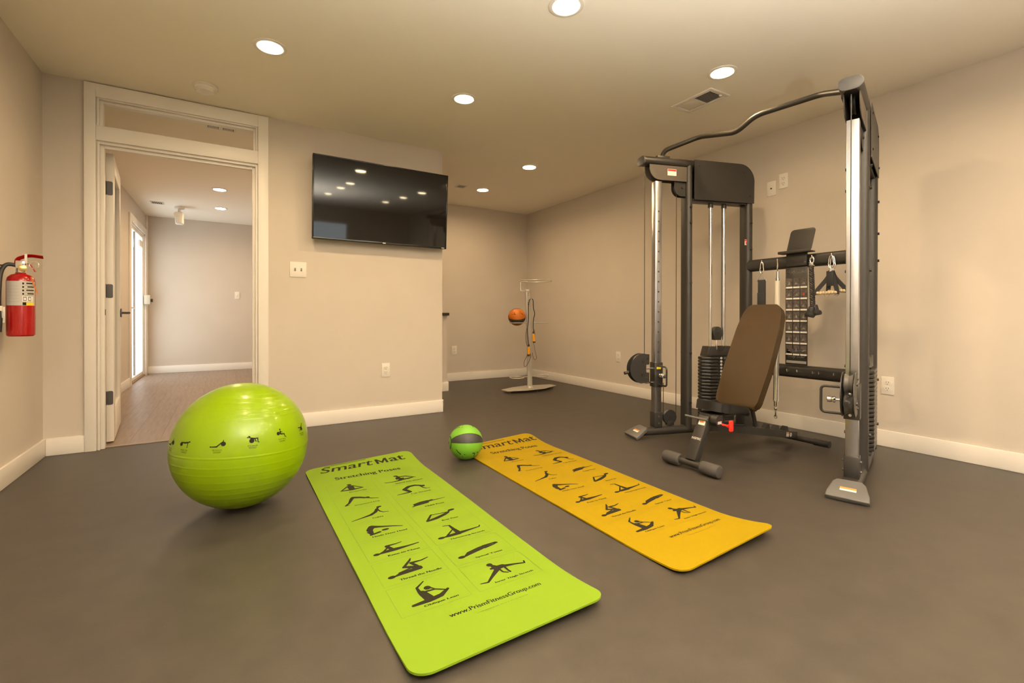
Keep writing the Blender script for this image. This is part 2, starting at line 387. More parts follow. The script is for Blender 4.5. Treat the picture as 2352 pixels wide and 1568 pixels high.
# door frame: casings, transom bead, jambs
def mould(bm, x0, x1, z0, z1, y, wd, dp):
    box(bm, (x0, y-dp, z0), (x0+wd, y, z1), .002); box(bm, (x1-wd, y-dp, z0), (x1, y, z1), .002)
    box(bm, (x0+wd, y-dp, z1-wd), (x1-wd, y, z1), .002)
    return bm
OX0, OX1, OZ = -.731, .208, 2.052
b = B(); box(b, (-.796, YT-.02, 0), (OX0-.005, YT, 2.433), .003); struct('trim_1', b, TRIM, 30)
b = B(); box(b, (OX1+.005, YT-.02, 0), (.284, YT, 2.433), .003); struct('trim_2', b, TRIM, 30)
b = B(); box(b, (OX0-.005, YT-.02, 2.345), (OX1+.005, YT, 2.433), .003); struct('trim_3', b, TRIM, 30)
b = B(); box(b, (OX0-.005, YT-.02, OZ+.008), (OX1+.005, YT, 2.158), .003); struct('trim_4', b, TRIM, 30)
b = B()
box(b, (OX0-.03, YT, 0), (OX0-.005+.005, YT+TW+.01, 2.36), .002); box(b, (OX1, YT, 0), (OX1+.03, YT+TW+.01, 2.36), .002)
box(b, (OX0, YT, OZ), (OX1, YT+TW+.01, 2.158), .002); box(b, (OX0, YT, 2.345), (OX1, YT+TW+.01, 2.36), .002)
# beads and stops stepping back from the casing
for (wd, y0, y1) in ((.012, YT-.008, YT+.012), (.033, YT+.018, YT+.05)):
    box(b, (OX0, y0, 0), (OX0+wd, y1, OZ), .002); box(b, (OX1-wd, y0, 0), (OX1, y1, OZ), .002); box(b, (OX0+wd+.0002, y0, OZ-wd), (OX1-wd-.0002, y1, OZ), .002)
    wd *= .8
    box(b, (OX0, y0, 2.158), (OX0+wd, y1, 2.345), .002); box(b, (OX1-wd, y0, 2.158), (OX1, y1, 2.345), .002); box(b, (OX0+wd+.0002, y0, 2.345-wd), (OX1-wd-.0002, y1, 2.345), .002)
struct('trim_5', b, TRIM, 30)
tr = B(); box(tr, (OX0, YT+.052, 2.158), (OX0+.025, YT+.075, 2.345)); box(tr, (OX1-.025, YT+.052, 2.158), (OX1, YT+.075, 2.345)); box(tr, (OX0, YT+.052, 2.32), (OX1, YT+.075, 2.345)); box(tr, (OX0, YT+.052, 2.158), (OX1, YT+.075, 2.164))
tr = struct('window_2', tr, TRIM)
g_ = B(); box(g_, (OX0+.02, YT+.06, 2.16), (OX1-.02, YT+.064, 2.33)); obj('pane', g_, GLASS, tr, 0)

# open door leaf swung into the hall
hx, hy = -.676, YT+TW+.060
ang = radians(95.6); dd = V((cos(ang), sin(ang), 0)); nn = V((-sin(ang), cos(ang), 0))    # nn points to -X (back face)
MD = frameM(V((hx, hy, 0)), dd, nn, V((0, 0, 1)))
DL, DT, DH = .735, .042, 2.035
b = B()
for lo, hi in (((0, 0, .012), (.11, DT, DH)), ((DL-.11, 0, .012), (DL, DT, DH)), ((.11, 0, .012), (DL-.11, DT, .24)), ((.11, 0, DH-.12), (DL-.11, DT, DH))): box(b, lo, hi, .002, MD)
door = struct('door_1', b, TRIM, 30)
b = B(); box(b, (.10, .017, .23), (DL-.10, .025, DH-.11), 0, MD); obj('pane', b, GLASS, door, 0)
def hinge(z):
    b = B(); prism(b, rrect(.036, .096, .010, 4), MD @ V((-.002, .022, z)), nn, V((0, 0, 1)), dd, .003)
    cyl(b, MD @ V((-.006, .044, z-.048)), MD @ V((-.006, .044, z+.048)), .0055, seg=10); obj('hinge', b, BRONZE, door)
for z in (1.79, 1.07, .32): hinge(z)
b = B(); cyl(b, MD @ V((DL-.062, -.008, .92)), MD @ V((DL-.062, .0, .92)), .027, seg=20)
box(b, (DL-.085, -.010, .885), (DL-.04, -.002, .955), .002, MD)
tube(b, smoothpath([MD @ V((DL-.062, -.004, .92)), MD @ V((DL-.062, -.058, .92)), MD @ V((DL-.17, -.060, .92))], .015), .009, 10)
obj('door_handle', b, BRONZE, door)
b = B(); box(b, (OX0+.033, YT+.028, .90), (OX0+.035, YT+.044, .94), .0005); sp = obj('strike_plate', b, BRONZE, door)

# glazed exterior door in the hall's left wall
b = B(); box(b, (XH, DY0-.09, 0), (XH+.02, DY0, DZ+.09), .003); box(b, (XH, DY1, 0), (XH+.02, DY1+.09, DZ+.09), .003); box(b, (XH, DY0, DZ), (XH+.02, DY1, DZ+.09), .003)
box(b, (XH-.07, DY0, 0), (XH, DY0+.02, DZ), .002); box(b, (XH-.07, DY1-.02, 0), (XH, DY1, DZ), .002); box(b, (XH-.07, DY0, DZ-.02), (XH, DY1, DZ), .002)
struct('trim_6', b, TRIM, 30)
b = B(); x0, x1 = XH-.055, XH-.015
for lo, hi in (((x0, DY0+.02, .02), (x1, DY0+.09, DZ-.02)), ((x0, DY1-.06, .02), (x1, DY1-.02, DZ-.02)), ((x0, DY0+.09, .02), (x1, DY1-.06, .07)), ((x0, DY0+.09, DZ-.06), (x1, DY1-.06, DZ-.02))): box(b, lo, hi, .003)
d2 = struct('door_2', b, TRIM, 30)
b = B(); box(b, (XH-.038, DY0+.09, .07), (XH-.032, DY1-.06, DZ-.06)); obj('pane', b, GLASS, d2, 0)
b = B(); box(b, (XH-.045, DY0+.575, .07), (XH-.028, DY0+.62, DZ-.06)); obj('muntin', b, mat('grey_muntin', (.25, .22, .2), .5), d2, 0)
b = B(); cyl(b, (XH-.015, DY0+.055, 1.0), (XH+.03, DY0+.055, 1.0), .012, seg=12); tube(b, [(XH+.03, DY0+.055, 1.0), (XH+.03, DY0+.16, 1.0)], .009, 10); box(b, (XH-.015, DY0+.035, .9), (XH-.008, DY0+.075, 1.1), .002); obj('door_handle', b, POLISH, d2)
b = B(); box(b, (XH-.014, DY0+.68, DZ-.24), (XH+.02, DY0+.92, DZ-.15), .004); obj('door_closer', b, TRIM, d2)
b = B(); box(b, (XH-.075, DY0, 0), (XH+.0, DY1, .018), .003); struct('trim_7', b, mat('oak_threshold', (.35, .22, .12), .5))
b = B(); box(b, (XH, YH-.035, BH), (XH+.022, YH-.012, H), .003); struct('trim_8', b, TRIM)

# ------------------------------------------------------------------ ceiling things
WHERE = ['recessed ceiling light above the doorway side, nearest the glazed-transom door', 'recessed ceiling light in front of the wall-mounted television', 'recessed ceiling light cut by the top edge of the photo',
  'recessed ceiling light beside the large ceiling vent above the cable machine', 'recessed ceiling light in the back area, nearer the cable machine of two', 'recessed ceiling light farthest back, beside the small square vent',
  'recessed light in the hall ceiling, nearer of the two through the doorway', 'recessed light in the hall ceiling, farther of the two through the doorway']
WHB = ['recessed ceiling light behind the camera over the doorway side', 'recessed ceiling light behind the camera, nearest middle one', 'recessed ceiling light behind the camera, nearest the right wall', 'second middle ceiling light behind the camera',
  'second ceiling light behind the camera along the right wall', 'rear middle ceiling light behind the camera', 'rear ceiling light behind the camera along the right wall', 'rear ceiling light behind the camera along the left wall',
  'unseen hall light added to brighten the hall ceiling, nearest the doorway', 'unseen hall light added to brighten the hall ceiling, farther one']
dl = thing('downlight', WHERE[0], 'ceiling light', (LIGHTS[0][0], LIGHTS[0][1], H), 'recessed ceiling lights')
b = B(); lathe(b, (LIGHTS[0][0], LIGHTS[0][1], H), (0, 0, -1), [(.088, 0), (.087, .004), (.080, .007), (.068, .006), (.063, .001)], 40, cap=False); obj('trim_ring', b, WHITEP, dl)
b = B(); lathe(b, (LIGHTS[0][0], LIGHTS[0][1], H), (0, 0, -1), [(.064, .002), (.060, .007), (.045, .011), (.02, .0125), (.001, .013)], 40); obj('lens', b, GLOW, dl, 0)
for i, (x, y) in enumerate(LIGHTS[1:]): dup(dl, (x, y, H), 0, WHERE[i+1])
for i, (x, y) in enumerate(LIGHTS_BACK): dup(dl, (x, y, H), 0, WHB[i])
# smoke detector
sm = thing('smoke_detector', 'round white smoke detector on the ceiling in front of the door transom', 'smoke detector', (-.117, 3.735, H))
b = B(); lathe(b, (-.117, 3.735, H), (0, 0, -1), [(.070, 0), (.070, .012), (.066, .016)], 32); obj('base', b, WHITEP, sm)
b = B(); lathe(b, (-.117, 3.735, H), (0, 0, -1), [(.064, .016), (.062, .030), (.050, .042), (.02, .046)], 32); obj('cover', b, WHITEP, sm)
# large ceiling vent: frame, closed half, open louvred half
vx0, vx1, vy0, vy1 = 2.80, 3.005, 1.985, 2.32
vt = thing('ceiling_vent', 'rectangular white ceiling vent above the cable machine, half louvres half plate', 'vent', ((vx0+vx1)/2, (vy0+vy1)/2, H))
b = B()
for lo, hi in (((vx0, vy0), (vx1, vy0+.03)), ((vx0, vy1-.03), (vx1, vy1)), ((vx0, vy0+.0302), (vx0+.03, vy1-.0302)), ((vx1-.03, vy0+.0302), (vx1, vy1-.0302)), ((vx0+.03, (vy0+vy1)/2-.008), (vx1-.03, (vy0+vy1)/2+.008))): box(b, (*lo, H-.009), (*hi, H), .003)
obj('frame', b, WHITEP, vt)
b = B(); box(b, (vx0+.03, vy0+.03, H-.0015), (vx1-.03, (vy0+vy1)/2, H)); obj('opening', b, DARKIN, vt, 0)
for k in range(11):
    y = vy0+.036+k*.0125
    b = B(); box(b, (vx0+.03, -.0045, -.0006), (vx1-.03, .0045, .0006), 0, Matrix.Translation((0, y, H-.0045)) @ Matrix.Rotation(.7, 4, 'X')); obj('louvre', b, WHITEP, vt, 0)
b = B(); box(b, (vx0+.035, (vy0+vy1)/2+.012, H-.005), (vx1-.035, vy1-.035, H-.001), .001); obj('plate', b, WHITEP, vt)
b = B(); box(b, (vx1-.075, vy0+.022, H-.018), (vx1-.06, vy0+.034, H-.006), .002); obj('lever', b, WHITEP, vt)
def small_vent(x, y, s, n, label, ln):
    t = thing('ceiling_vent', label, 'vent', (x, y, H)); h = s/2
    b = B(); [box(b, lo+(H-.007,), hi+(H,), .002) for lo, hi in (((x-h*ln, y-h), (x+h*ln, y-h+.012)), ((x-h*ln, y+h-.012), (x+h*ln, y+h)), ((x-h*ln, y-h+.0121), (x-h*ln+.012, y+h-.0121)), ((x+h*ln-.012, y-h+.0121), (x+h*ln, y+h-.0121)))]; obj('frame', b, WHITEP, t)
    b = B(); box(b, (x-h*ln+.012, y-h+.012, H-.002), (x+h*ln-.012, y+h-.012, H)); obj('opening', b, DARKIN, t, 0)
    for k in range(n):
        xx = x-h*ln+.02+k*(2*h*ln-.04)/(n-1)
        b = B(); box(b, (xx-.0025, y-h+.012, H-.006), (xx+.0025, y+h-.012, H-.003)); obj('louvre', b, WHITEP, t, 0)
small_vent(2.395, 5.03, .12, 6, 'small square dark vent in the ceiling beside the farthest ceiling light', 1)
small_vent(-.80, 7.91, .15, 6, 'small grey vent in the hall ceiling near the exterior door', 1)
small_vent(-.087, 4.49, .10, 8, 'slotted hall ceiling vent seen through the transom, first of two side by side', 1.0)
small_vent(.020, 4.49, .10, 8, 'slotted hall ceiling vent seen through the transom, second of two side by side', 1.0)
# twin-head emergency lamp hanging in hall
em = thing('emergency_lamp', 'white fixture hanging from the hall ceiling seen through the doorway', 'lamp', (-.56, 8.05, H))
b = B(); cyl(b, (-.56, 8.05, H), (-.56, 8.05, H-.03), .06, seg=20); cyl(b, (-.56, 8.05, H-.03), (-.56, 8.05, H-.08), .02, seg=12); obj('mount', b, WHITEP, em)
b = B(); box(b, (-.61, 7.99, H-.25), (-.51, 8.11, H-.08), .02, None, 3); obj('housing', b, WHITEP, em)
b = B(); lathe(b, (-.585, 7.99, H-.12), (.1, -1, -.2), [(.02, -.01), (.035, .03), (.036, .04)], 16); obj('lamp_head', b, WHITEP, em)
# ------------------------------------------------------------------ wall plates
def plate_thing(name, label, cat, kind, group, wd=.074):
    """built in local space: plate in xz plane, front face towards -Y"""
    t = thing(name, label, cat, (0, 0, 0), group)
    ORG[t.name] = V((0, 0, 0))
    b = B(); box(b, (-wd/2, -.006, -.061), (wd/2, 0, .061), .0035, None, 2); obj('plate', b, WHITEP, t)
    if kind == 'outlet':
        for s in (-1, 1):
            b = B(); lathe(b, (0, -.006, s*.0205), (0, -1, 0), [(.0165, 0), (.0165, .002), (.0155, .003)], 20); r = obj('receptacle', b, WHITEP, t)
            b = B()
            for dx in (-.0065, .0065): box(b, (dx-.0012, -.0098, s*.0205-.001), (dx+.0012, -.0085, s*.0205+.0085))
            cyl(b, (0, -.0098, s*.0205-.009), (0, -.0085, s*.0205-.009), .0026, seg=8); obj('slot', b, DARKIN, r, 0)
        b = B(); cyl(b, (0, -.006, 0), (0, -.0075, 0), .003, seg=10); obj('screw', b, WHITEP, t)
    elif kind.startswith('switch'):
        n = int(kind[-1])
        for k in range(n):
            x = (k-(n-1)/2)*.046
            b = B(); box(b, (x-.006, -.0075, -.013), (x+.006, -.006, .013), .0008); box(b, (x-.0045, -.018, -.001), (x+.0045, -.006, .010), .002, Matrix.Rotation(.25, 4, 'X')); obj('toggle', b, GRYINK if n == 2 else WHITEP, t)
            for z in (-.03, .03):
                b = B(); cyl(b, (x, -.006, z), (x, -.0075, z), .003, seg=10); obj('screw', b, WHITEP, t)
    elif kind == 'jack':
        b = B(); cyl(b, (0, -.006, 0), (0, -.012, 0), .006, seg=12); obj('jack', b, DARKIN, t)
    return t
WD = 'wall outlets'
ol = plate_thing('wall_outlet', 'white double outlet low on the wall under the television', 'outlet', 'outlet', WD); ol.location = (1.205, YT, .422)
dup(ol, (2.712, YF, .425), 0, 'white outlet low on the far wall beyond the half wall')
dup(ol, (XR, 3.98, .427), -pi/2, 'white outlet low on the right wall, beside the cable machine foot pulley')
dup(ol, (XR, 1.40, .42), -pi/2, 'white outlet low on the right wall, nearest the camera')
dup(ol, (XR, 2.109, 2.008), -pi/2, 'white outlet high on the right wall above the crossbar')
sw = plate_thing('light_switch', 'white double toggle switch plate between the doorway and television', 'switch', 'switch2', None, .122); sw.location = (.497, YT, 1.268)
s1 = plate_thing('light_switch', 'white single switch on the far hall wall', 'switch', 'switch1', None); s1.location = (.165, YH, 1.24)
j1 = plate_thing('cable_jack', 'white cable jack plate high on the right wall, beside the raised outlet', 'wall plate', 'jack', None); j1.location = (XR, 2.206, 1.967); j1.rotation_euler = (0, 0, -pi/2)
tb = thing('push_button_box', 'cream box with dark knob beside the hall exterior door', 'control box', (XH+.02, 8.86, 1.14))
b = B(); box(b, (XH+.0, 8.80, 1.07), (XH+.075, 8.92, 1.21), .008); obj('housing', b, mat('beige_plastic', (.50, .44, .34), .5), tb)
b = B(); cyl(b, (XH+.075, 8.86, 1.13), (XH+.10, 8.86, 1.13), .025, seg=16); obj('knob', b, DARK, tb)

# ------------------------------------------------------------------ television
tv = thing('television', 'black flat-screen television tilted down on the wall bracket', 'television', (1.163, YT-.09, 1.845))
tup = V((0, -.0677, 1)).normalized(); tnn = V((0, -1, -.0677)).normalized()      # screen faces -Y and slightly down
c0 = V((1.163, YT-.118, 1.845)); MT = frameM(c0, V((1, 0, 0)), tup, tnn)           # local x right, y up, z out of screen
W2, H2 = .576, .333
b = B(); box(b, (-W2, -H2, -.035), (W2, H2, -.004), .006, MT); box(b, (-.38, -.22, -.06), (.38, .16, -.03), .01, MT); obj('back_shell', b, PLASTB, tv)
b = B()
for lo, hi in (((-W2, -H2), (-W2+.010, H2)), ((W2-.010, -H2), (W2, H2)), ((-W2, H2-.010), (W2, H2)), ((-W2, -H2), (W2, -H2+.016))): box(b, (*lo, -.006), (*hi, .003), .0015, MT)
obj('bezel', b, TVBEZ, tv)
b = B(); box(b, (-W2+.009, -H2+.015, -.005), (W2-.009, H2-.009, 0), 0, MT); obj('screen', b, TVSCR, tv, 0)
b = B(); flat_quad(b, lambda x, y: MT @ V((x, -H2+.0085+y, .0036)), -.013, -.0035, .013, .0035); obj('logo', b, WHTINK, tv, 0)
b = B(); flat_quad(b, lambda x, y: MT @ V((W2-.035+x, -H2+.008+y, .0036)), -.014, -.0022, .014, .0022); obj('logo', b, WHTINK, tv, 0)
b = B(); box(b, (.95, YT-.014, 1.65), (1.38, YT-.002, 1.95), .002); box(b, (1.0, YT-.075, 1.70), (1.03, YT-.01, 1.93)); box(b, (1.3, YT-.075, 1.70), (1.33, YT-.01, 1.93)); obj('wall_bracket', b, DARK, tv)

# ------------------------------------------------------------------ fire extinguisher on the left wall
ex, ey = XL+.092, 3.36
fe = thing('fire_extinguisher', 'red fire extinguisher hanging on the left wall beside the doorway corner', 'fire extinguisher', (ex, ey, .79))
b = B(); lathe(b, (ex, ey, .79), (0, 0, 1), [(.048, 0), (.053, .006), (.054, .02), (.054, .282), (.050, .302), (.038, .316), (.022, .322), (.020, .328)], 36); cyb = obj('cylinder', b, REDP, fe)
def feb(a, z, r=.0545): return V((ex+r*cos(a), ey+r*sin(a), .79+z))
lab0 = -pi/2-.75
def wrap(a0, a1, z0, z1, m, name, parent, r=.0545, n=12):
    z0, z1 = .158+(z0-.115)*.73, .158+(z1-.115)*.73
    b = B(); vs = [[b.verts.new(feb(a0+(a1-a0)*i/n, z, r)) for i in range(n+1)] for z in (z0, z1)]
    for i in range(n): b.faces.new((vs[0][i], vs[0][i+1], vs[1][i+1], vs[1][i]))
    return obj(name, b, m, parent, 60)
wrap(-2.55, -1.25, .115, .285, LABELG, 'instruction_label', cyb)
wrap(-1.25, -.15, .115, .285, mat('label_face', (.55, .50, .44), .4), 'instruction_label', cyb)
for k, (z0, z1) in enumerate(((.262, .275), (.238, .250), (.214, .226), (.190, .202))):
    wrap(-1.22, -1.10, z0, z1, BLKINK, 'icon', cyb, .0549, 3)
    wrap(-.95+.08*(k % 2), -.30, z0+.004, z1, BLKINK, 'print_bar', cyb, .0549, 5); wrap(-1.05, -.35, z0-.006, z0-.003, GRYINK, 'print_line', cyb, .0549, 5)
wrap(-1.20, -.95, .117, .137, BLKINK, 'print_bar', cyb, .0549, 3); wrap(-.95, -.35, .117, .137, YELINK, 'print_bar', cyb, .0549, 4)
wrap(-1.22, -.4, .143, .180, WHTINK, 'class_panel', cyb, .0549, 6)
for a in (-1.05, -.70):
    wrap(a-.11, a+.11, .148, .175, BLKINK, 'class_icon', cyb, .0552, 4); wrap(a-.08, a+.08, .152, .171, WHTINK, 'class_icon', cyb, .0555, 4)
for k in range(6): wrap(-2.4, -1.4, .14+k*.022, .141+k*.022, GRYINK, 'print_line', cyb, .0549, 8)
b = B(); cyl(b, (ex, ey, 1.145), (ex, ey, 1.195), .019, seg=20); box(b, (ex-.016, ey-.02, 1.165), (ex+.02, ey+.02, 1.205), .004); obj('valve', b, POLISH, fe)
b = B(); lathe(b, (ex+.012, ey-.022, 1.165), (.25, -1, 0), [(.014, 0), (.017, .004), (.017, .014), (.013, .016)], 24); pg_ = obj('pressure_gauge', b, BRASS, fe)
b = B()
sweep(b, smoothpath([(ex-.015, ey, 1.19), (ex-.012, ey-.002, 1.215), (ex+.03, ey-.002, 1.235), (ex+.085, ey-.002, 1.228)], .02), [(-.002, -.011), (.002, -.011), (.002, .011), (-.002, .011)], up=(0, 0, 1)); obj('lever', b, REDP, fe)
b = B()
sweep(b, smoothpath([(ex+.0, ey, 1.19), (ex+.035, ey, 1.192), (ex+.05, ey, 1.165), (ex+.055, ey, 1.15)], .02), [(-.002, -.012), (.002, -.012), (.002, .012), (-.002, .012)], up=(0, 0, 1)); obj('carry_handle', b, REDP, fe)
b = B(); tube(b, [V((ex+.055+.018*cos(a), ey-.02, 1.185+.018*sin(a))) for a in [2*pi*k/20 for k in range(20)]], .0015, 6, closed=True); obj('pull_ring', b, POLISH, fe)
b = B(); box(b, (ex+.018, ey-.018, 1.19), (ex+.028, ey-.014, 1.240), .001, Matrix.Translation((0, 0, 0))); obj('plastic_tag', b, WHTINK, fe)
b = B(); sweep(b, [(ex+.05, ey-.045, 1.12), (ex+.06, ey-.047, 1.08), (ex+.075, ey-.048, 1.035)], [(-.003, -.0005), (.003, -.0005), (.003, .0005), (-.003, .0005)]); obj('seal_strap', b, mat('orange_tag', (.6, .2, .05), .5), fe)
b = B(); tube(b, catmull([(ex-.01, ey-.005, 1.178), (ex-.045, ey-.02, 1.182), (ex-.060, ey-.045, 1.14), (ex-.062, ey-.062, 1.05), (ex-.062, ey-.066, .96), (ex-.060, ey-.066, .90)], 6), .0095, 12); cyl(b, (ex-.06, ey-.066, .91), (ex-.06, ey-.066, .84), .012, .009, 14); obj('hose', b, PLASTB, fe)
b = B(); cyl(b, (ex-.06, ey-.066, .945), (ex-.06, ey-.066, .92), .013, seg=14); box(b, (ex-.060, ey-.05, .86), (ex-.045, ey-.04, .94), .002); obj('hose_clip', b, WHITEP, fe)
b = B(); box(b, (XL, ey-.012, 1.13), (XL+.004, ey+.012, 1.27), .001); box(b, (XL, ey-.006, 1.175), (ex-.015, ey+.006, 1.182), .001); obj('wall_hook', b, DARK, fe)
for ch in fe.children:
    if ch.name.split('.')[0] in ('valve', 'pressure_gauge', 'lever', 'carry_handle', 'pull_ring', 'plastic_tag', 'seal_strap', 'hose', 'wall_hook'): ch.location.z -= .026

# ------------------------------------------------------------------ pose figures: strokes [(x,y,r),...] in a 10 x 7 cell, ellipses ('e',x,y,rx,ry,rot)
POSES = {
 'Butterfly': [('e', 4.9, 5.6, .55, .5, 0), [(4.9, 5.2, .22), (4.9, 4.7, .3)], [(4.3, 4.5, .35), (5.5, 4.5, .35)], [(4.9, 4.4, .75), (4.9, 2.7, .7)], [(4.2, 4.5, .22), (2.6, 2.6, .16)], [(5.6, 4.5, .22), (7.2, 2.6, .16)], [(2.4, 2.4, .2), (4.9, 2.1, .38), (7.4, 2.4, .2)]],
 'Seated Side Stretch': [('e', 4.2, 5.8, .55, .42, -.3), [(4.3, 5.3, .25), (4.7, 4.8, .4)], [(4.2, 4.4, .45), (4.9, 3.0, .6)], [(4.6, 4.9, .3), (6.2, 4.7, .28), (7.4, 3.4, .16), (8.1, 2.9, .12)], [(4.2, 2.6, .4), (6.4, 2.7, .35), (7.6, 3.1, .22)], [(4.4, 2.3, .3), (2.6, 2.1, .18), (1.0, 2.2, .14), (.7, 2.5, .10)], [(3.9, 4.4, .2), (3.8, 3.4, .2), (5.4, 3.6, .2)]],
 'Downward Dog': [[(1.6, 1.6, .22), (2.5, 2.6, .25), (3.4, 4.6, .42), (3.9, 5.3, .48)], [(3.9, 5.3, .48), (5.2, 4.7, .42), (6.2, 3.9, .35)], ('e', 6.8, 3.9, .5, .34, -.4), [(6.2, 3.9, .22), (7.4, 3.0, .16), (8.8, 2.3, .1)], [(1.4, 1.4, .16), (2.3, 1.5, .1)]],
 'Cat Stretch': [[(1.0, 1.6, .12), (3.6, 1.8, .3), (3.9, 2.0, .4)], [(3.9, 2.1, .4), (3.2, 3.9, .5)], [(3.2, 4.0, .5), (4.6, 5.3, .48), (6.0, 5.4, .42), (7.1, 4.6, .35)], ('e', 7.6, 4.2, .4, .5, 0), [(6.9, 4.6, .22), (7.2, 3.0, .16), (7.6, 2.2, .14), (8.4, 2.1, .1)]],
 'Cobra': [[(.9, 1.2, .10), (3.0, 1.8, .2), (5.0, 2.4, .38), (6.2, 3.4, .38), (6.8, 4.6, .36)], ('e', 7.5, 5.6, .6, .36, .1), [(6.9, 4.8, .25), (7.2, 5.2, .2)], [(6.8, 4.6, .22), (7.1, 3.2, .17), (7.6, 2.5, .13), (8.6, 2.3, .09)]],
 'Child Pose': [[(1.6, 1.7, .12), (2.6, 2.2, .3)], [(2.5, 2.6, .5), (3.8, 2.9, .62), (5.2, 3.1, .5)], [(2.6, 2.2, .38), (5.0, 2.5, .35)], ('e', 6.0, 3.2, .5, .36, .1), [(5.4, 2.9, .2), (7.4, 3.0, .13), (9.0, 3.1, .08)]],
 'Heels Over Head': [[(3.0, 2.2, .3), (2.9, 3.8, .62), (3.6, 4.9, .65)], [(3.6, 4.9, .6), (5.2, 4.2, .34), (7.4, 3.3, .2), (8.9, 2.5, .12)], [(2.6, 1.6, .25), (4.4, 2.1, .3)], ('e', 5.6, 2.6, .75, .38, .1), [(2.7, 1.9, .14), (2.3, 3.0, .14)]],
 'Bow Pose': [[(1.8, 1.8, .3), (3.6, 2.2, .45), (5.6, 3.0, .42), (6.6, 3.6, .32)], ('e', 7.6, 4.4, .75, .42, .15), [(6.6, 3.7, .22), (7.1, 4.1, .2)], [(1.8, 1.9, .25), (3.2, 4.0, .2), (3.4, 4.2, .18)], [(3.3, 4.1, .14), (5.0, 3.9, .13), (6.5, 3.8, .16)]],
 'Knee to Chest': [('e', 1.5, 2.0, .6, .4, 0), [(2.0, 2.0, .18), (2.8, 2.2, .42), (5.0, 2.3, .48), (7.2, 2.4, .25), (9.2, 2.6, .14)], [(4.4, 2.5, .4), (3.8, 4.0, .36)], [(3.8, 4.1, .3), (5.6, 4.2, .16), (6.6, 4.4, .1)], [(2.9, 2.5, .2), (4.2, 3.9, .15)]],
 'Hamstring Stretch': [('e', 1.4, 2.0, .65, .42, .05), [(2.0, 2.0, .2), (2.8, 2.1, .42), (4.8, 2.2, .5)], [(4.8, 2.3, .5), (7.0, 2.5, .26), (9.0, 2.7, .14), (9.3, 3.2, .12)], [(4.8, 2.5, .5), (4.6, 4.2, .34), (4.5, 5.9, .2)], [(4.6, 6.0, .14), (3.4, 6.3, .12)], [(2.7, 2.4, .2), (4.3, 4.1, .13)]],
 'Thread the Needle': [('e', 1.6, 2.0, .65, .42, .05), [(2.2, 2.0, .2), (3.2, 2.3, .42), (6.4, 2.5, .46)], [(6.4, 2.7, .45), (4.2, 3.9, .3)], [(4.1, 3.8, .25), (5.6, 5.4, .22), (6.0, 6.0, .12)], [(6.2, 3.2, .3), (5.6, 4.6, .3), (7.4, 4.6, .18), (8.7, 5.0, .09)], [(3.0, 2.6, .16), (5.4, 3.2, .15)]],
 'Spinal Twist': [('e', 1.6, 2.0, .65, .42, .05), [(2.2, 2.0, .2), (3.2, 2.6, .5), (5.4, 3.2, .55), (6.4, 3.4, .45)], [(6.2, 3.6, .32), (8.6, 3.8, .18)], [(6.2, 3.0, .3), (8.0, 3.3, .16), (8.8, 3.6, .18)]],
 'Oblique Lean': [[(2.0, 1.6, .25), (4.4, 1.7, .45), (6.4, 2.0, .42), (7.9, 3.0, .22)], [(4.6, 2.2, .75), (4.2, 3.8, .6)], [(3.9, 4.1, .3), (3.9, 5.4, .2), (5.4, 6.6, .10)], ('e', 5.3, 4.7, .55, .5, 0), [(5.5, 4.8, .2), (6.1, 4.0, .12)], [(4.8, 3.9, .2), (6.2, 3.8, .16), (7.4, 3.0, .13)]],
 'Inner Thigh Stretch': [('e', 4.2, 5.6, .5, .48, 0), [(4.4, 5.2, .3), (4.7, 4.3, .65)], [(3.9, 4.4, .25), (4.4, 4.4, .3)], [(4.7, 4.2, .6), (5.8, 4.3, .5)], [(4.7, 3.9, .45), (3.0, 2.4, .26), (1.8, 1.3, .16), (.7, 1.5, .1)], [(5.8, 4.2, .4), (7.6, 3.8, .22), (9.2, 3.3, .15), (9.4, 3.9, .12)], [(4.9, 3.8, .18), (5.0, 2.7, .14), (5.6, 2.2, .12)], [(5.9, 3.9, .2), (5.9, 2.7, .15), (6.0, 2.2, .17)]],
}
def stroke_geo(bm, strokes, fn, layer=0.00003):
    """fn(x, y, k) -> point, k = tiny lift per stroke"""
    k = 0
    for s in strokes:
        if s[0] == 'e':
            _, x, y, rx, ry, a = s
            pts = [(x+rx*cos(t)*cos(a)-ry*sin(t)*sin(a), y+rx*cos(t)*sin(a)+ry*sin(t)*cos(a)) for t in [2*pi*i/14 for i in range(14)]]
            bm.faces.new([bm.verts.new(fn(px, py, k*layer)) for px, py in pts]); k += 1
        else:
            for (x0, y0, r0), (x1, y1, r1) in zip(s, s[1:]):
                a = atan2(y1-y0, x1-x0); pts = []
                for i in range(6): t = a+pi/2+pi*i/5; pts.append((x0+r0*cos(t), y0+r0*sin(t)))
                for i in range(6): t = a-pi/2+pi*i/5; pts.append((x1+r1*cos(t), y1+r1*sin(t)))
                bm.faces.new([bm.verts.new(fn(px, py, k*layer)) for px, py in pts]); k += 1

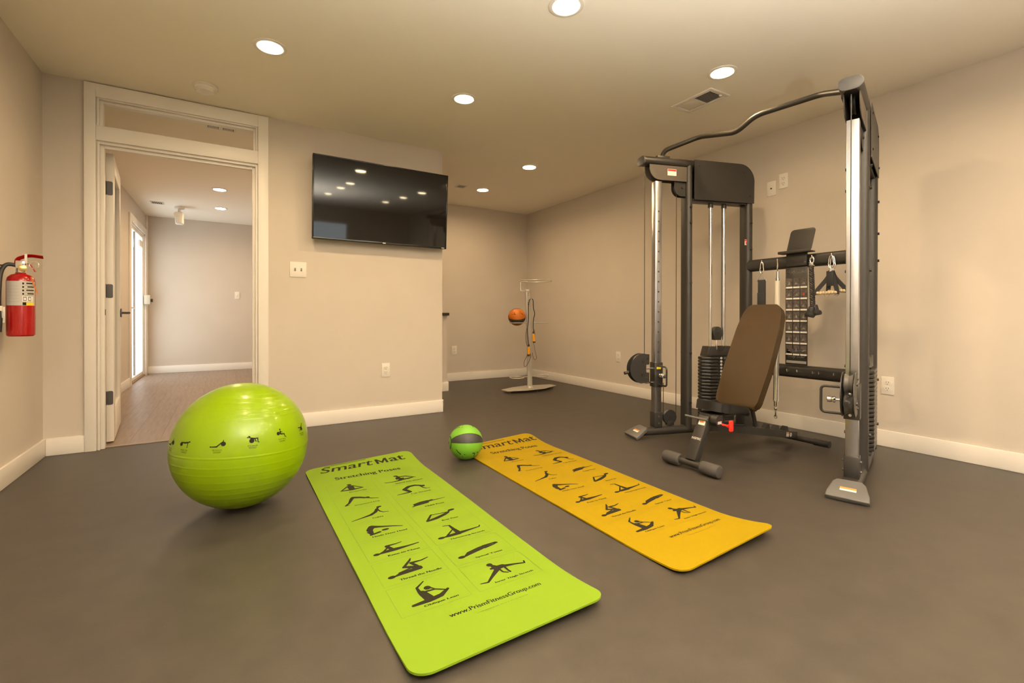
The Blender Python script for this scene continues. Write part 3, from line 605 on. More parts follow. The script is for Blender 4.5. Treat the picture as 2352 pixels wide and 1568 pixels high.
# ------------------------------------------------------------------ stretching mats
def make_mat(name, label, base, ink, line, x0, x1, yn, yf, lift, px, psc, group, td=0.0):
    """lift = (near-left, near-right, far-left, far-right) corner heights"""
    TH = .006; Lc = .30; rc = .055
    def prof(d): return max(0, 1-d/Lc)**2
    def zz(x, y):
        u = (x-x0)/(x1-x0)
        return (lift[0]*(1-u)+lift[1]*u)*prof(y-yn) + (lift[2]*(1-u)+lift[3]*u)*prof(yf-y) + .0012*sin(5*y+3*u)*min(1, max(0, (y-yn)/.3))+.0012
    root = thing(name, label, 'exercise mat', ((x0+x1)/2, (yn+yf)/2, 0), group)
    ys = []; n = 90
    for i in range(n+1): ys.append(yn+(yf-yn)*i/n)
    for i in range(1, 9):
        dlt = rc*(1-cos(pi/2*i/8)); ys += [yn+dlt*.999, yf-dlt*.999]
    ys = sorted(set(round(v, 5) for v in ys)); nc = 26; rows = []; bm = B(); bot = []
    for y in ys:
        d = min(y-yn, yf-y); ins = rc-sqrt(max(0, rc*rc-(rc-d)**2)) if d < rc else 0
        a, c_ = x0+ins, x1-ins
        rows.append([bm.verts.new((a+(c_-a)*k/nc, y, zz(a+(c_-a)*k/nc, y)+TH)) for k in range(nc+1)])
        bot.append([bm.verts.new((a+(c_-a)*k/nc, y, zz(a+(c_-a)*k/nc, y))) for k in range(nc+1)])
    for i in range(len(ys)-1):
        for k in range(nc):
            bm.faces.new((rows[i][k], rows[i][k+1], rows[i+1][k+1], rows[i+1][k])); bm.faces.new((bot[i][k], bot[i+1][k], bot[i+1][k+1], bot[i][k+1]))
        bm.faces.new((rows[i][0], rows[i+1][0], bot[i+1][0], bot[i][0])); bm.faces.new((rows[i][nc], bot[i][nc], bot[i+1][nc], rows[i+1][nc]))
    for r_, q_, fl_ in ((rows[0], bot[0], 1), (rows[-1], bot[-1], 0)):
        for k in range(nc):
            f = (r_[k], q_[k], q_[k+1], r_[k+1]); bm.faces.new(f if fl_ else f[::-1])
    obj('foam_sheet', bm, base, root, 40)
    E_ = .0004
    def fn(x, y, k=0): 
        X = px+(x-.70)*psc; return V((X, y, zz(X, y)+TH+E_+k))
    def P(geo, cx, cy, nm, m=ink):
        b = B(); put_geo(b, geo, lambda x, y: fn(cx+x, cy+y)); return obj(nm, b, m, root, 0)
    P(fit_text('Smart', .300, .090, bold=.009, shear=.25), .607, 2.825+td, 'title_print')
    P(letter_m(.070, .072, 0), .808, 2.815+td, 'title_print'); P(fit_text('at', .092, .064, bold=.014), .902, 2.814+td, 'title_print')
    b = B(); put_geo(b, ([V((-.11, -.003, 0)), V((.13, -.002, 0)), V((.13, .003, 0)), V((-.11, .003, 0))], [(0, 1, 2, 3)]), lambda x, y: fn(.60+x, 2.881+td+y)); obj('swoosh_print', b, ink, root, 0)
    P(fit_text('Stretching Poses', .360, .056, bold=.022), .69, 2.650+td*.4, 'subtitle_print')
    L = ['Butterfly', 'Downward Dog', 'Cobra', 'Heels Over Head', 'Knee to Chest', 'Thread the Needle', 'Oblique Lean']
    Rr = ['Seated Side Stretch', 'Cat Stretch', 'Child Pose', 'Bow Pose', 'Hamstring Stretch', 'Spinal Twist', 'Inner Thigh Stretch']
    ht, pit, top = .163, .1785, 2.562
    for col, (xa, xb) in zip((L, Rr), ((.441, .672), (.700, .949))):
        for i, nm in enumerate(col):
            y1 = top-i*pit; y0 = y1-ht; t = .0011
            b = B()
            for q in ((xa, y0, xb, y0+t), (xa, y1-t, xb, y1), (xa, y0+t, xa+t, y1-t), (xb-t, y0+t, xb, y1-t)):
                n_ = 6 if q[2]-q[0] > .01 else 1
                for s in range(n_): flat_quad(b, fn, q[0]+(q[2]-q[0])*s/n_, q[1], q[0]+(q[2]-q[0])*(s+1)/n_, q[3])
            obj('frame_print', b, line, root, 0)
            sx = (xb-xa)/10*.94; sy = ht/7*.95; ox = xa+(xb-xa)*.03; oy = y0+ht*.03
            b = B(); stroke_geo(b, POSES[nm], lambda x, y, k: fn(ox+x*sx, oy+y*sy, k)); obj('pose_print', b, ink, root, 0)
            wt = min(.15, .0095*len(nm)*1.0)
            P(fit_text(nm, wt, .0115, bold=.03), (xa+xb)/2+.02, y0+.020, 'caption_print')
    P(fit_text('www.PrismFitnessGroup.com', .325, .026, bold=.02), .728, 1.262, 'web_address_print')
    b = B(); xx_ = .64
    for k in range(14):
        w_ = .006+.005*((k*7) % 4)/2; flat_quad(b, fn, xx_, 1.230, xx_+w_, 1.2325); xx_ += w_+.0035
    obj('small_print', b, line, root, 0)
    return root
make_mat('stretching_mat', 'lime green printed stretching mat lying nearest the camera', GREEN, BLKINK, LINEG, .386, 1.011, 1.068, 2.895, (.018, .030, .0, .030), .70, 1.0, 'printed stretching mats')
make_mat('stretching_mat', 'golden yellow printed stretching mat with curled end beside the bench', YELLOW, BLKINK, LINEY, 1.336, 1.918, 1.052, 2.865, (.012, .046, .0, .034), 1.658, .98, 'printed stretching mats', -.045)

# ------------------------------------------------------------------ exercise ball
bc = V((.066, 2.548, .288)); BR = .2875
eb = thing('exercise_ball', 'large lime green inflatable exercise ball on the rubber floor', 'exercise ball', (bc.x, bc.y, 0))
ax = V((.045, .03, 1)).normalized()
grooves = [0, -8.5, -15, -22, -28.5, -35, -41, -47, -53, 33, 37, 41, 49, 54, 59]
prof = []
def rr(la):
    r = BR
    for g_ in grooves:
        dd_ = abs(la-g_)
        if dd_ < 1.0: r += (.00055 if g_ else .0010)*cos(dd_/1.0*pi/2)
    return r
la = -90.0
while la <= 90.01:
    r = rr(la); prof.append((max(r*cos(radians(la)), .0005), r*sin(radians(la)))); la += .5
b = B(); lathe(b, bc, ax, prof, 128); obj('ball_skin', b, BALLG, eb, 80)
# printed exercise figures around the ball; longitudes measured from the direction facing the camera
to = (V((0, 0, .8956))-bc); bx_, by_ = None, None
f0 = (V((to.x, to.y, 0)) - ax*V((to.x, to.y, 0)).dot(ax)).normalized(); r0_ = ax.cross(f0)    # r0_: to the right of the camera view
def ball_pt(lon, lat, lift=.0008):
    a, l = radians(lon), radians(lat); return bc+((f0*cos(a)+r0_*sin(a))*cos(l)+ax*sin(l))*(BR+lift)
def circ_s(x, y, r): return ('e', x, y, r, r, 0)
ICON = {
 'Push Up': [circ_s(1.6, 3.2, 1.3), [(1.6, 4.4, .3), (4.5, 4.3, .5), (7.4, 4.8, .5)], circ_s(8.4, 5.2, .55), [(7.2, 4.6, .3), (7.0, 1.6, .2)], [(6.8, 1.5, .2), (7.4, 1.5, .2)]],
 'Hip Extension': [circ_s(8.4, 3.6, 1.5), [(1.2, 1.6, .3), (4.6, 1.8, .5)], circ_s(.8, 1.7, .5), [(4.6, 1.9, .4), (7.2, 4.4, .35), (8.2, 5.2, .3), (8.2, 6.2, .2)]],
 'Crunch': [circ_s(4.4, 2.9, 1.6), [(3.6, 4.8, .4), (6.4, 4.2, .5)], circ_s(3.0, 5.6, .55), [(3.2, 5.0, .2), (1.4, 5.2, .18), (2.8, 6.2, .18)], [(6.4, 4.2, .4), (8.0, 4.4, .35), (8.2, 1.7, .25), (9.0, 1.6, .2)], [(6.2, 4.0, .3), (7.0, 2.2, .3)]],
 'Wall Squat': [circ_s(2.4, 3.8, 1.3), [(4.0, 5.4, .45), (4.2, 3.4, .5)], circ_s(4.0, 6.6, .55), [(4.2, 3.2, .45), (7.0, 3.0, .35), (7.4, 1.0, .25), (8.4, .9, .2)], [(4.0, 5.2, .25), (5.6, 4.4, .2)]],
 'Back Extension': [circ_s(5.4, 2.8, 1.5), [(1.2, 4.2, .3), (4.6, 3.8, .4), (6.6, 5.0, .45)], circ_s(7.4, 5.9, .5), [(6.6, 5.2, .2), (8.6, 6.6, .2)], [(4.6, 3.6, .35), (2.2, 1.4, .25)]],
}
for nm, lon, lat in (('Hip Extension', -70, 9), ('Push Up', -48, 10), ('Hip Extension', -19, 11), ('Crunch', 7.5, 13), ('Wall Squat', 33, 15), ('Back Extension', 60, 15.5)):
    s_ = 1.22
    b = B(); stroke_geo(b, ICON[nm], lambda x, y, k: ball_pt(lon+(x-5)*s_*1.05, lat+(y-2.5)*s_, .0010+k)); obj('figure_print', b, BLKINK, eb, 0)
    b = B(); put_geo(b, fit_text(nm, 7.4, 1.0, bold=.02), lambda x, y: ball_pt(lon+x, lat-3.6+y)); 
    for k in range(2): flat_quad(b, lambda x, y: ball_pt(x, y), lon-3.2+k*.5, lat-5.1-k*.8, lon+3.2-k*.5, lat-4.85-k*.8)
    obj('caption_print', b, BLKINK, eb, 0)
b = B(); lathe(b, bc-(-r0_*.3+ax*.1).normalized()*0, (r0_*.2-f0).normalized(), [(.012, BR-.001), (.012, BR+.001), (.006, BR+.002)], 16); obj('valve_plug', b, WHITEP, eb)

# ------------------------------------------------------------------ medicine balls
def med_ball(loc, r, main, label, poleaxis, spin):
    """rubber ball: body with broad panels, stripes along meridians, round end caps"""
    root = thing('medicine_ball', label, 'medicine ball', loc, 'medicine balls')
    c = V(loc); a = V(poleaxis).normalized(); x, y = perp(a); x2 = x*cos(spin)+y*sin(spin); y2 = a.cross(x2)
    def pt(lon, lat, rr_): l = radians(lat); o = radians(lon); return c+((x2*cos(o)+y2*sin(o))*cos(l)+a*sin(l))*rr_
    b = B(); sphere(b, c, r-.0015, 40, 24); obj('rubber_body', b, MEDK, root, 60)
    def panel(l0, l1, la0, la1, m, nm, rr_):
        n1 = max(3, int(abs(l1-l0)/6)); n2 = max(3, int(abs(la1-la0)/6)); b = B()
        g_ = [[b.verts.new(pt(l0+(l1-l0)*i/n1, la0+(la1-la0)*j/n2, rr_)) for i in range(n1+1)] for j in range(n2+1)]
        for j in range(n2):
            for i in range(n1): b.faces.new((g_[j][i], g_[j][i+1], g_[j+1][i+1], g_[j+1][i]))
        r2 = bmesh.ops.extrude_face_region(b, geom=list(b.faces)); vs = [v for v in r2['geom'] if isinstance(v, bmesh.types.BMVert)]
        for v in vs: v.co = c+(v.co-c)*((rr_-.002)/rr_)
        bmesh.ops.recalc_face_normals(b, faces=b.faces)
        return obj(nm, b, m, root, 50)
    for k in range(3):
        p = panel(k*120+17, k*120+103, -68, 68, main, 'panel', r)
        for q, nm in ((-30, 'Push Up'), (30, 'Back Extension')):
            bb = B(); s_ = 4.6; cl = k*120+60
            stroke_geo(bb, [s for s in ICON[nm] if not (s[0] == 'e' and s[3] > 1)], lambda X, Y, kk: pt(cl+(Y-3.5)*s_*1.0, q+(X-5)*s_, r+.0006+kk)); obj('figure_print', bb, BLKINK, p, 0)
    for s in (-1, 1):
        b = B(); lathe(b, c, a*s, [(r*sin(t), r*cos(t)) for t in [radians(v) for v in (17, 13, 9, 5, .5)]], 28); 
        obj('end_cap', b, main, root, 60)
        bb = B(); [flat_quad(bb, lambda X, Y: c+a*s*(r+.0006)+x2*X*s+y2*Y, -.010+.002*k, -.006+.006*k, .010-.002*k, -.003+.006*k) for k in range(3)]; obj('weight_print', bb, BLKINK, root, 0)
# pole axis of the green one points to the left of the view
med_ball((1.289, 2.637, .107), .1065, MEDG, 'small lime green medicine ball resting at the end of the yellow mat', (-.93, .22, .05), radians(147))
med_ball((2.985, 4.722, .889), .105, MEDO, 'small orange medicine ball resting on the middle ring of the silver rack', (.9, -.45, .05), radians(215))

# ------------------------------------------------------------------ ball rack
RX, RY = 3.17, 4.72
rk = thing('ball_rack', 'silver metal ball rack with ring holders in the far corner', 'rack', (RX, RY, 0))
b = B(); prism(b, [(-.385, .03), (-.375, -.10), (-.16, -.165), (.12, -.15), (.385, -.02), (.375, .09), (.05, .165), (-.18, .12)], (RX, RY, .028), (1, 0, 0), (0, 1, 0), (0, 0, 1), .006, .002); bp_ = obj('base_plate', b, SILV, rk)
for x, y in ((-.33, -.08), (.02, -.13), (.32, .05), (-.1, .10)):
    b = B(); cyl(b, (RX+x, RY+y, 0), (RX+x, RY+y, .026), .016, seg=14); obj('foot', b, PLASTB, rk)
b = B(); sweep(b, [(RX, RY, .03), (RX-.006, RY, .4), (RX-.022, RY+.004, 1.0), (RX-.032, RY+.006, 1.215)], oval(.034, .02), up=(1, 0, 0)); obj('post', b, SILV, rk)
b = B(); cyl(b, (RX, RY, .031), (RX, RY, .05), .045, .036, 24); obj('post_collar', b, SILV, rk)
def ring(cx, cy, z, r, tr=.006, nm='ring'):
    b = B(); tube(b, [(cx+r*cos(2*pi*k/40), cy+r*sin(2*pi*k/40), z) for k in range(40)], tr, 8, closed=True); return obj(nm, b, SILV, rk)
Rv = V((.856, -.516, 0))
tcx = V((RX-.03, RY+.006, 0))+Rv*.10
ring(tcx.x, tcx.y, 1.325, .192)
b = B(); e1 = V((RX-.03, RY+.006, 0))
sweep(b, smoothpath([e1+V((0, 0, 1.205)), e1-Rv*.085+V((0, 0, 1.205)), e1-Rv*.085+V((0, 0, 1.318)), e1+Rv*.0+V((0, 0, 1.318))], .012, 4), [(-.0035, -.014), (.0035, -.014), (.0035, .014), (-.0035, .014)], up=(0, 0, 1)); obj('top_bracket', b, SILV, rk)
b = B(); cyl(b, e1+V((0, 0, 1.20)), e1+V((0, 0, 1.222)), .036, seg=20); obj('post_cap', b, SILV, rk)
for z, dx in ((.818, .0), (.165, .0)):
    ring(RX-.185, RY+.002, z, .085); ring(RX+.175, RY, z, .085)
    b = B(); tube(b, [(RX-.10, RY, z), (RX+.09, RY, z)], .006, 8); obj('ring_arm', b, SILV, rk)
b = B(); tube(b, smoothpath([(RX-.022, RY-.02, 1.10), (RX-.03, RY-.075, 1.10), (RX-.03, RY-.085, 1.125)], .015), .006, 8); obj('peg', b, SILV, rk)
for z in (1.17, 1.15, 1.06, 1.04): 
    b = B(); cyl(b, (RX-.04, RY-.0205, z), (RX-.04, RY-.016, z), .004, seg=8); obj('adjustment_hole', b, DARKIN, rk)
# resistance bands hanging on the peg; positions measured along the view-right direction
def rp(dx, z, dy=-.062): return V((RX-.027, RY+dy, z))+Rv*dx
def band(label, pts, hc, loop, tilt):
    t = thing('resistance_band', label, 'resistance band', tuple(rp(*pts[0])), 'resistance bands on the rack')
    b = B(); tube(b, catmull([rp(*p) for p in pts], 6), .0048, 8); obj('rubber_tube', b, PLASTB, t)
    b = B(); tube(b, catmull([rp(*p) for p in loop], 6), .0028, 6); obj('cord_loop', b, mat('dark_brown_cord', (.06, .03, .015), .6), t)
    x, z = hc; b = B(); cyl(b, rp(x-tilt, z+.045), rp(x+tilt, z-.045), .016, seg=16); obj('handle', b, ORNG, t)
    b = B(); cyl(b, rp(x-tilt, z+.05), rp(x-tilt*1.4, z+.075), .013, .009, 12); cyl(b, rp(x+tilt, z-.045), rp(x+tilt*1.2, z-.062), .017, seg=14); obj('handle_cap', b, PLASTB, t)
band('black resistance band with orange handle hanging lower on the rack post', [(.0, 1.105), (-.02, 1.085), (-.03, 1.0), (-.028, .88), (-.04, .75), (-.035, .64), (-.026, .553)], (-.025, .485),
     [(-.05, .75), (-.062, .65), (-.05, .56), (-.03, .52), (-.04, .44), (-.075, .36), (-.08, .30), (-.055, .30), (-.02, .36), (.0, .42), (-.012, .46)], .0)
band('black resistance band with orange handle hanging higher on the rack post', [(.0, 1.108), (.025, 1.09), (.03, 1.0), (.045, .93), (.03, .85), (.028, .76), (.033, .708)], (.035, .64),
     [(.04, .74), (.048, .68), (.035, .60), (.045, .52), (.06, .44), (.07, .40), (.05, .375), (.03, .40), (.02, .46)], .004)
b = B()

# ------------------------------------------------------------------ cable machine
FB = {-1: V((2.757, 2.41, 0)), 1: V((2.757, 1.135, 0))}; FA = radians(17)
cm = thing('cable_machine', 'black dual-stack cable machine with curved pull-up bar by the right wall', 'exercise machine', (3.1, 1.77, 0))
def dr(s): return V((cos(FA), s*sin(FA), 0))
def inn(s): return V((-sin(FA), s*cos(FA), 0))
Z = V((0, 0, 1))
def fp(s, t, n, z): return FB[s]+dr(s)*t+inn(s)*n+Z*z
def FM(s, t=0, n=0, z=0): return frameM(fp(s, t, n, z), dr(s), inn(s)*1.0, Z)
def bolt(bm, p, d, r=.007, l=.008): cyl(bm, p, p+d*l, r, seg=6)
for s in (-1, 1):
    D, N = dr(s), inn(s)
    # base tube and feet
    b = B(); sweep(b, [fp(s, -.112, 0, .045), fp(s, .80, 0, .045)], oval(.045, .03), up=N); obj('base_tube', b, BLACKM, cm)
    fo0, fo1 = fp(s, -.212, 0, .014), fp(s, -.10, 0, .074); up_ = (fo1-fo0).normalized(); fo_ = up_.cross(N)
    if fo_.z < 0: fo_ = -fo_
    fl_ = (fo1-fo0).length
    b = B(); prism(b, [(-.088, 0), (.088, 0), (.086, .035), (.068, fl_-.022), (.050, fl_), (-.050, fl_), (-.068, fl_-.022), (-.086, .035)], fo0, N, up_, fo_, .024, .005)
    fplate = obj('foot_plate', b, GREYP, cm)
    pf = plane_fn(fo0+up_*.060+fo_*.0126, N*(-s), up_)
    b = B(); flat_quad(b, pf, -.033, 0, .033, .012); obj('warning_label', b, ORNINK, fplate, 0)
    b = B(); flat_quad(b, pf, -.033, -.011, .033, 0); obj('warning_label', b, WHTINK, fplate, 0)
    b = B(); prism(b, [(0, 0), (.11, 0), (0, .09)], fp(s, .80, 0, .0), D, Z, N, .05); obj('rear_foot', b, BLACKM, cm)
    # chrome column
    b = B(); box(b, (-.027, -.027, .09), (.027, .027, 1.90), .003, FM(s)); col = obj('front_column', b, CHROME, cm)
    b = B()
    z = .26
    while z < 1.75:
        if not (.36 < z < .57): cyl(b, fp(s, 0, .0268, z), fp(s, 0, .0274, z), .0062, seg=12)
        z += .0745
    obj('pin_holes', b, DARKIN, col)
    b = B(); box(b, (-.033, -.033, .075), (.033, .033, .185), .003, FM(s)); obj('column_collar', b, BLACKM, cm)
    b = B()
    for z in (.105, .155):
        for q in (-1, 1): bolt(b, fp(s, 0, q*.033, z), N*q)
    obj('collar_bolts', b, GREYP, cm)
    # front upright
    b = B(); sweep(b, [fp(s, .255, 0, .05), fp(s, .255, 0, 2.03)], oval(.050, .027), up=N); obj('front_upright', b, BLACKM, cm)
    # bent top tube and rear upright
    path = smoothpath([fp(s, -.125, 0, 2.045), fp(s, .79, 0, 2.045), fp(s, .79, 0, .06)], .16, 12)
    b = B(); sweep(b, path, oval(.052, .031), up=N); obj('rear_frame_tube', b, BLACKM, cm)
    b = B(); prism(b, oval(.054, .033), fp(s, -.128, 0, 2.045), N, Z, D, .012, .003); obj('end_cap', b, GREYP, cm)
    # big upper shroud plates
    cr = [(.283, 1.775), (.815, 1.775)] + [(.690+.128*cos(t), 1.945+.128*sin(t)) for t in [pi/2*k/8 for k in range(9)]] + [(.283, 2.073)]
    for q in (-1, 1):
        b = B(); prism(b, cr, fp(s, 0, q*.0535, 0), D, Z, N, .004); pl = obj('side_shroud', b, BLACKM, cm)
        b = B()
        for t, z in ((.33, 2.03), (.33, 1.83), (.72, 2.01), (.78, 1.83)): bolt(b, fp(s, t, q*.0555, z), N*q, .007, .005)
        obj('shroud_bolts', b, DARK, pl)
    b = B(); box(b, (.28, -.038, 1.765), (.80, .038, 1.785), .002, FM(s)); obj('stack_top_bar', b, DARK, cm)
    # front pulley housing: two rounded plates with a strap
    out = [(.235, 2.0), (.235, 1.908)] + [(.005+.085*cos(t), 1.993+.085*sin(t)) for t in [-pi/2-pi/2*k/8 for k in range(9)]] + [(-.08, 2.045), (.235, 2.045)]
    for q in (-1, 1):
        b = B(); prism(b, out, fp(s, 0, q*.033, 0), D, Z, N, .004); ph = obj('pulley_housing', b, mat('bronze_grey_steel', (.085, .07, .055), .4), cm)
        if q == 1 and s == -1:
            f_ = plane_fn(fp(s, .105, .0357, 1.965), D*1, Z)
            b = B(); flat_quad(b, f_, -.037, -.02, .037, .028); obj('warning_label', b, WHTINK, ph, 0)
            f2 = plane_fn(fp(s, .105, .0360, 1.965), D*1, Z); b = B(); flat_quad(b, f2, -.035, .012, .035, .026); obj('warning_label', b, REDINK, ph, 0)
            b = B()
            for k in range(4): flat_quad(b, f2, -.03, .005-k*.006, .03, .0065-k*.006)
            obj('warning_label', b, LABELG, ph, 0)
    for t, z in ((.0, 1.985), (.20, 1.86)):
        b = B(); lathe(b, fp(s, t, -.011, z), N, [(.052, 0), (.054, .003), (.046, .011), (.054, .019), (.052, .022)], 28); obj('upper_pulley', b, PLASTB, cm)
    for q in (-1, 1):
        b = B(); prism(b, [(.235, 1.905), (.235, 1.80), (.20, 1.80)]+[(.20+.065*cos(t), 1.865+.065*sin(t)) for t in [-pi/2-pi/2*k/8 for k in range(9)]]+[(.135, 1.905)], fp(s, 0, q*.020, 0), D, Z, N, .004); bolt(b, fp(s, .20, q*.022, 1.865), N*q, .008, .006); obj('pulley_cheek', b, BLACKM, cm)
    # lower pulley
    b = B(); lathe(b, fp(s, .112, -.011, .140), N, [(.053, 0), (.056, .003), (.048, .011), (.056, .019), (.053, .022)], 32); bolt(b, fp(s, .112, .011, .140), N, .008, .006); obj('lower_pulley', b, PLASTB, cm)
    b = B(); box(b, (.085, -.018, .08), (.14, .018, .115), .002, FM(s)); obj('pulley_mount', b, BLACKM, cm)
    # cables
    b = B(); cyl(b, fp(s, -.100, 0, 2.0), fp(s, -.100, 0, .58), .0025, seg=8); cyl(b, fp(s, .167, 0, 1.86), fp(s, .167, 0, .14), .0025, seg=8); cyl(b, fp(s, .060, 0, .40), fp(s, .060, 0, .14), .0025, seg=8)
    cyl(b, fp(s, .478, 0, 1.80), fp(s, .478, 0, .775), .0025, seg=8); cyl(b, fp(s, .566, 0, 1.80), fp(s, .566, 0, .775), .0025, seg=8); obj('cable', b, DARK, cm)
    # guide rods and stack
    for t in (.465, .585):
        b = B(); cyl(b, fp(s, t, 0, .10), fp(s, t, 0, 1.765), .0125, seg=18); g_ = obj('guide_rod', b, POLISH, cm)
        b = B(); cyl(b, fp(s, t, 0, 1.735), fp(s, t, 0, 1.765), .019, seg=18); obj('rod_collar', b, BLACKM, g_)
    tc_ = .525
    def plate_outline(hw, hd, ch): return [(-hw+ch, -hd), (hw-ch, -hd), (hw, -hd+ch*.8), (hw, hd-ch*.8), (hw-ch, hd), (.035, hd), (.025, hd-.012), (-.025, hd-.012), (-.035, hd), (-hw+ch, hd), (-hw, hd-ch*.8), (-hw, -hd+ch*.8)]
    first = None
    for k in range(19):
        z0 = .122+k*.0248
        if first is None:
            b = B(); prism(b, plate_outline(.150, .062, .048), fp(s, tc_, 0, z0+.0108), D, N, Z, .0208, .0052); first = obj('weight_plate', b, IRON, cm)
            src = first; zf = z0
            b = B()
            for q in (-1, 1): cyl(b, fp(s, tc_, q*(.050), z0+.0108), fp(s, tc_, q*.0525, z0+.0108), .0088, seg=14)
            dsc = obj('number_disc', b, WHTINK, first)
            b = B(); cyl(b, fp(s, tc_, .0525, z0+.0108), fp(s, tc_, .0530, z0+.0108), .0035, seg=8); dsc2 = obj('pin_hole', b, DARKIN, first)
        else:
            o = src.copy(); C.objects.link(o); o.location = (0, 0, z0-zf)
            for ch in (dsc, dsc2): c2 = ch.copy(); C.objects.link(c2); c2.parent = o
    zt = .122+19*.0248
    b = B(); box(b, (tc_-.12, -.05, .10), (tc_+.12, .05, .120), .003, FM(s)); obj('stack_bumper', b, PLASTB, cm)
    hd_ = [(-.122, 0), (.122, 0), (.100, .075), (.036, .075), (.028, .030), (-.030, .030), (-.038, .075), (-.100, .075)]
    b = B(); prism(b, hd_, fp(s, tc_, 0, zt), D, Z, N, .085, .006); obj('stack_head', b, BLACKM, cm)
    b = B(); cyl(b, fp(s, .522, 0, zt+.03), fp(s, .522, 0, zt+.09), .009, seg=12); cyl(b, fp(s, .522, 0, zt+.09), fp(s, .522, 0, .75), .005, seg=10); obj('lift_stem', b, POLISH, cm)
    b = B(); prism(b, [(.030*cos(t)*1.45, .035*sin(t)*1.25) for t in [-.7+ (pi+1.4)*k/16 for k in range(17)]]+[(-.028, -.06), (.028, -.06)], fp(s, .522, 0, .775), D, Z, N, .034, .003); bolt(b, fp(s, .522, .017, .775), N, .007, .005); obj('pulley_block', b, BLACKM, cm)
    # carriage
    b = B(); box(b, (-.034, -.034, .372), (.034, .034, .555), .003, FM(s)); car = obj('carriage', b, BLACKM, cm)
    f_ = plane_fn(fp(s, .0, .0346, .515), D, Z); b = B(); flat_quad(b, f_, -.018, -.008, .018, .008); obj('yellow_label', b, YELINK, car, 0)
    hp = smoothpath([fp(s, .0, .034, .530), fp(s, .0, .135, .530), fp(s, .0, .135, .392), fp(s, .0, .034, .392)], .022, 6)
    b = B(); tube(b, hp, .0065, 10); obj('grip_loop', b, DARK, car)
    b = B(); lathe(b, fp(s, 0, .034, .463), N, [(.012, 0), (.012, .02), (.007, .022), (.007, .036), (.015, .038), (.017, .044), (.015, .05), (.012, .052), (.017, .056), (.017, .072), (.012, .075)], 18); obj('pop_pin', b, POLISH, car)
    b = B()
    for z in (.51, .405): cyl(b, fp(s, -.034, 0, z), fp(s, -.10, 0, z), .007, seg=10)
    obj('swivel_pins', b, POLISH, car)
    hf = [(-.075, -.100), (-.075, -.03), (-.10, -.028), (-.10, .028), (-.075, .03), (-.075, .105)]+[(-.115+.115*cos(t), .0+.112*sin(t)) for t in [radians(a) for a in range(100, 262, 12)]]
    for q in (-1, 1):
        b = B(); prism(b, hf, fp(s, 0, q*.026, .512), D, Z, N, .004)
        for t, z in ((-.125, .052), (-.13, -.042), (-.09, .075), (-.095, -.07)): bolt(b, fp(s, t, q*.028, .512+z), N*q, .010 if z in (.052, -.042) else .006, .006)
        obj('pulley_bracket', b, BLACKM, car)
    b = B()
    for z in (.052, -.048): lathe(b, fp(s, -.135, -.020, .512+z), N, [(.046, 0), (.050, .004), (.040, .020), (.050, .036), (.046, .040)], 30)
    obj('swivel_pulley', b, mat('pulley_grey', (.11, .10, .09), .35, .3), car)
    b = B(); lathe(b, fp(s, -.135, -.022, .564), N, [(.030, 0), (.032, .004), (.026, .010), (.026, .034), (.032, .040), (.030, .044)], 24); obj('swivel_hub', b, POLISH, car)
    b = B(); sphere(b, fp(s, -.232, 0, .485), .014, 14, 10); cyl(b, fp(s, -.232, 0, .485), fp(s, -.262, 0, .480), .010, .012, 12); obj('cable_stop', b, PLASTB, car)
    # side bolts up the frame
    b = B()
    for t, zs in ((.255, (.25, .62, 1.15, 1.60, 1.72)), (.79, (.22, .50, 1.25, 1.42, 1.62))):
        for z in zs:
            for q in (-1, 1): bolt(b, fp(s, t, q*.050, z), N*q, .009, .010)
    obj('frame_bolts', b, DARK, cm)
    if s == -1:
        f_ = plane_fn(fp(s, .755, .0372, 1.475), D, Z); b = B(); flat_quad(b, f_, -.010, -.022, .012, .022); obj('warning_label', b, WHTINK, cm, 0)
        f_ = plane_fn(fp(s, .755, .0376, 1.475), D, Z); b = B(); flat_quad(b, f_, -.010, .008, .012, .020); flat_quad(b, f_, 0, -.018, .008, .004); obj('warning_label', b, REDINK, cm, 0)
# crossmembers
L0, R0 = fp(-1, .79, .03, 0), fp(1, .79, .03, 0); XC = L0.x
b = B(); sweep(b, [(XC, L0.y, 1.290), (XC, R0.y, 1.290)], oval(.046, .028), up=Z); ucm = obj('upper_crossmember', b, BLACKM, cm)
b = B(); sweep(b, [(XC, L0.y, .505), (XC, R0.y, .505)], oval(.046, .028), up=Z); lcm = obj('lower_crossmember', b, BLACKM, cm)
XH_ = XC-.028
HOOKY = [2.011, 1.895, 1.662, 1.541]
for y in HOOKY:
    b = B(); tube(b, smoothpath([(XH_, y, 1.300), (XH_-.032, y, 1.292), (XH_-.034, y, 1.318)], .010), .0045, 8); obj('hook', b, POLISH, ucm)
for y in (1.90, 1.83, 1.76, 1.66, 1.62, 1.53):
    b = B(); tube(b, smoothpath([(XH_, y, .51), (XH_-.025, y, .502), (XH_-.027, y, .522)], .008), .004, 8); obj('hook', b, POLISH, lcm)
# pull-up bar
pts = [fp(-1, .035, 0, 2.06), (2.785, 2.37, 2.125), (2.90, 2.151, 2.18), (2.82, 1.817, 2.083), (2.82, 1.688, 2.146), (2.90, 1.354, 2.16), (2.78, 1.175, 2.075), fp(1, .01, .03, 2.05)]
b = B(); tube(b, smoothpath(pts, .05, 6), .0165, 16); obj('pull_up_bar', b, BLACKM, cm)
b = B(); box(b, (-.01, -.03, 2.070), (.09, .03, 2.09), .003, FM(-1)); box(b, (-.03, .035, 2.02), (.05, .05, 2.085), .003, FM(1)); obj('bar_flange', b, BLACKM, cm)
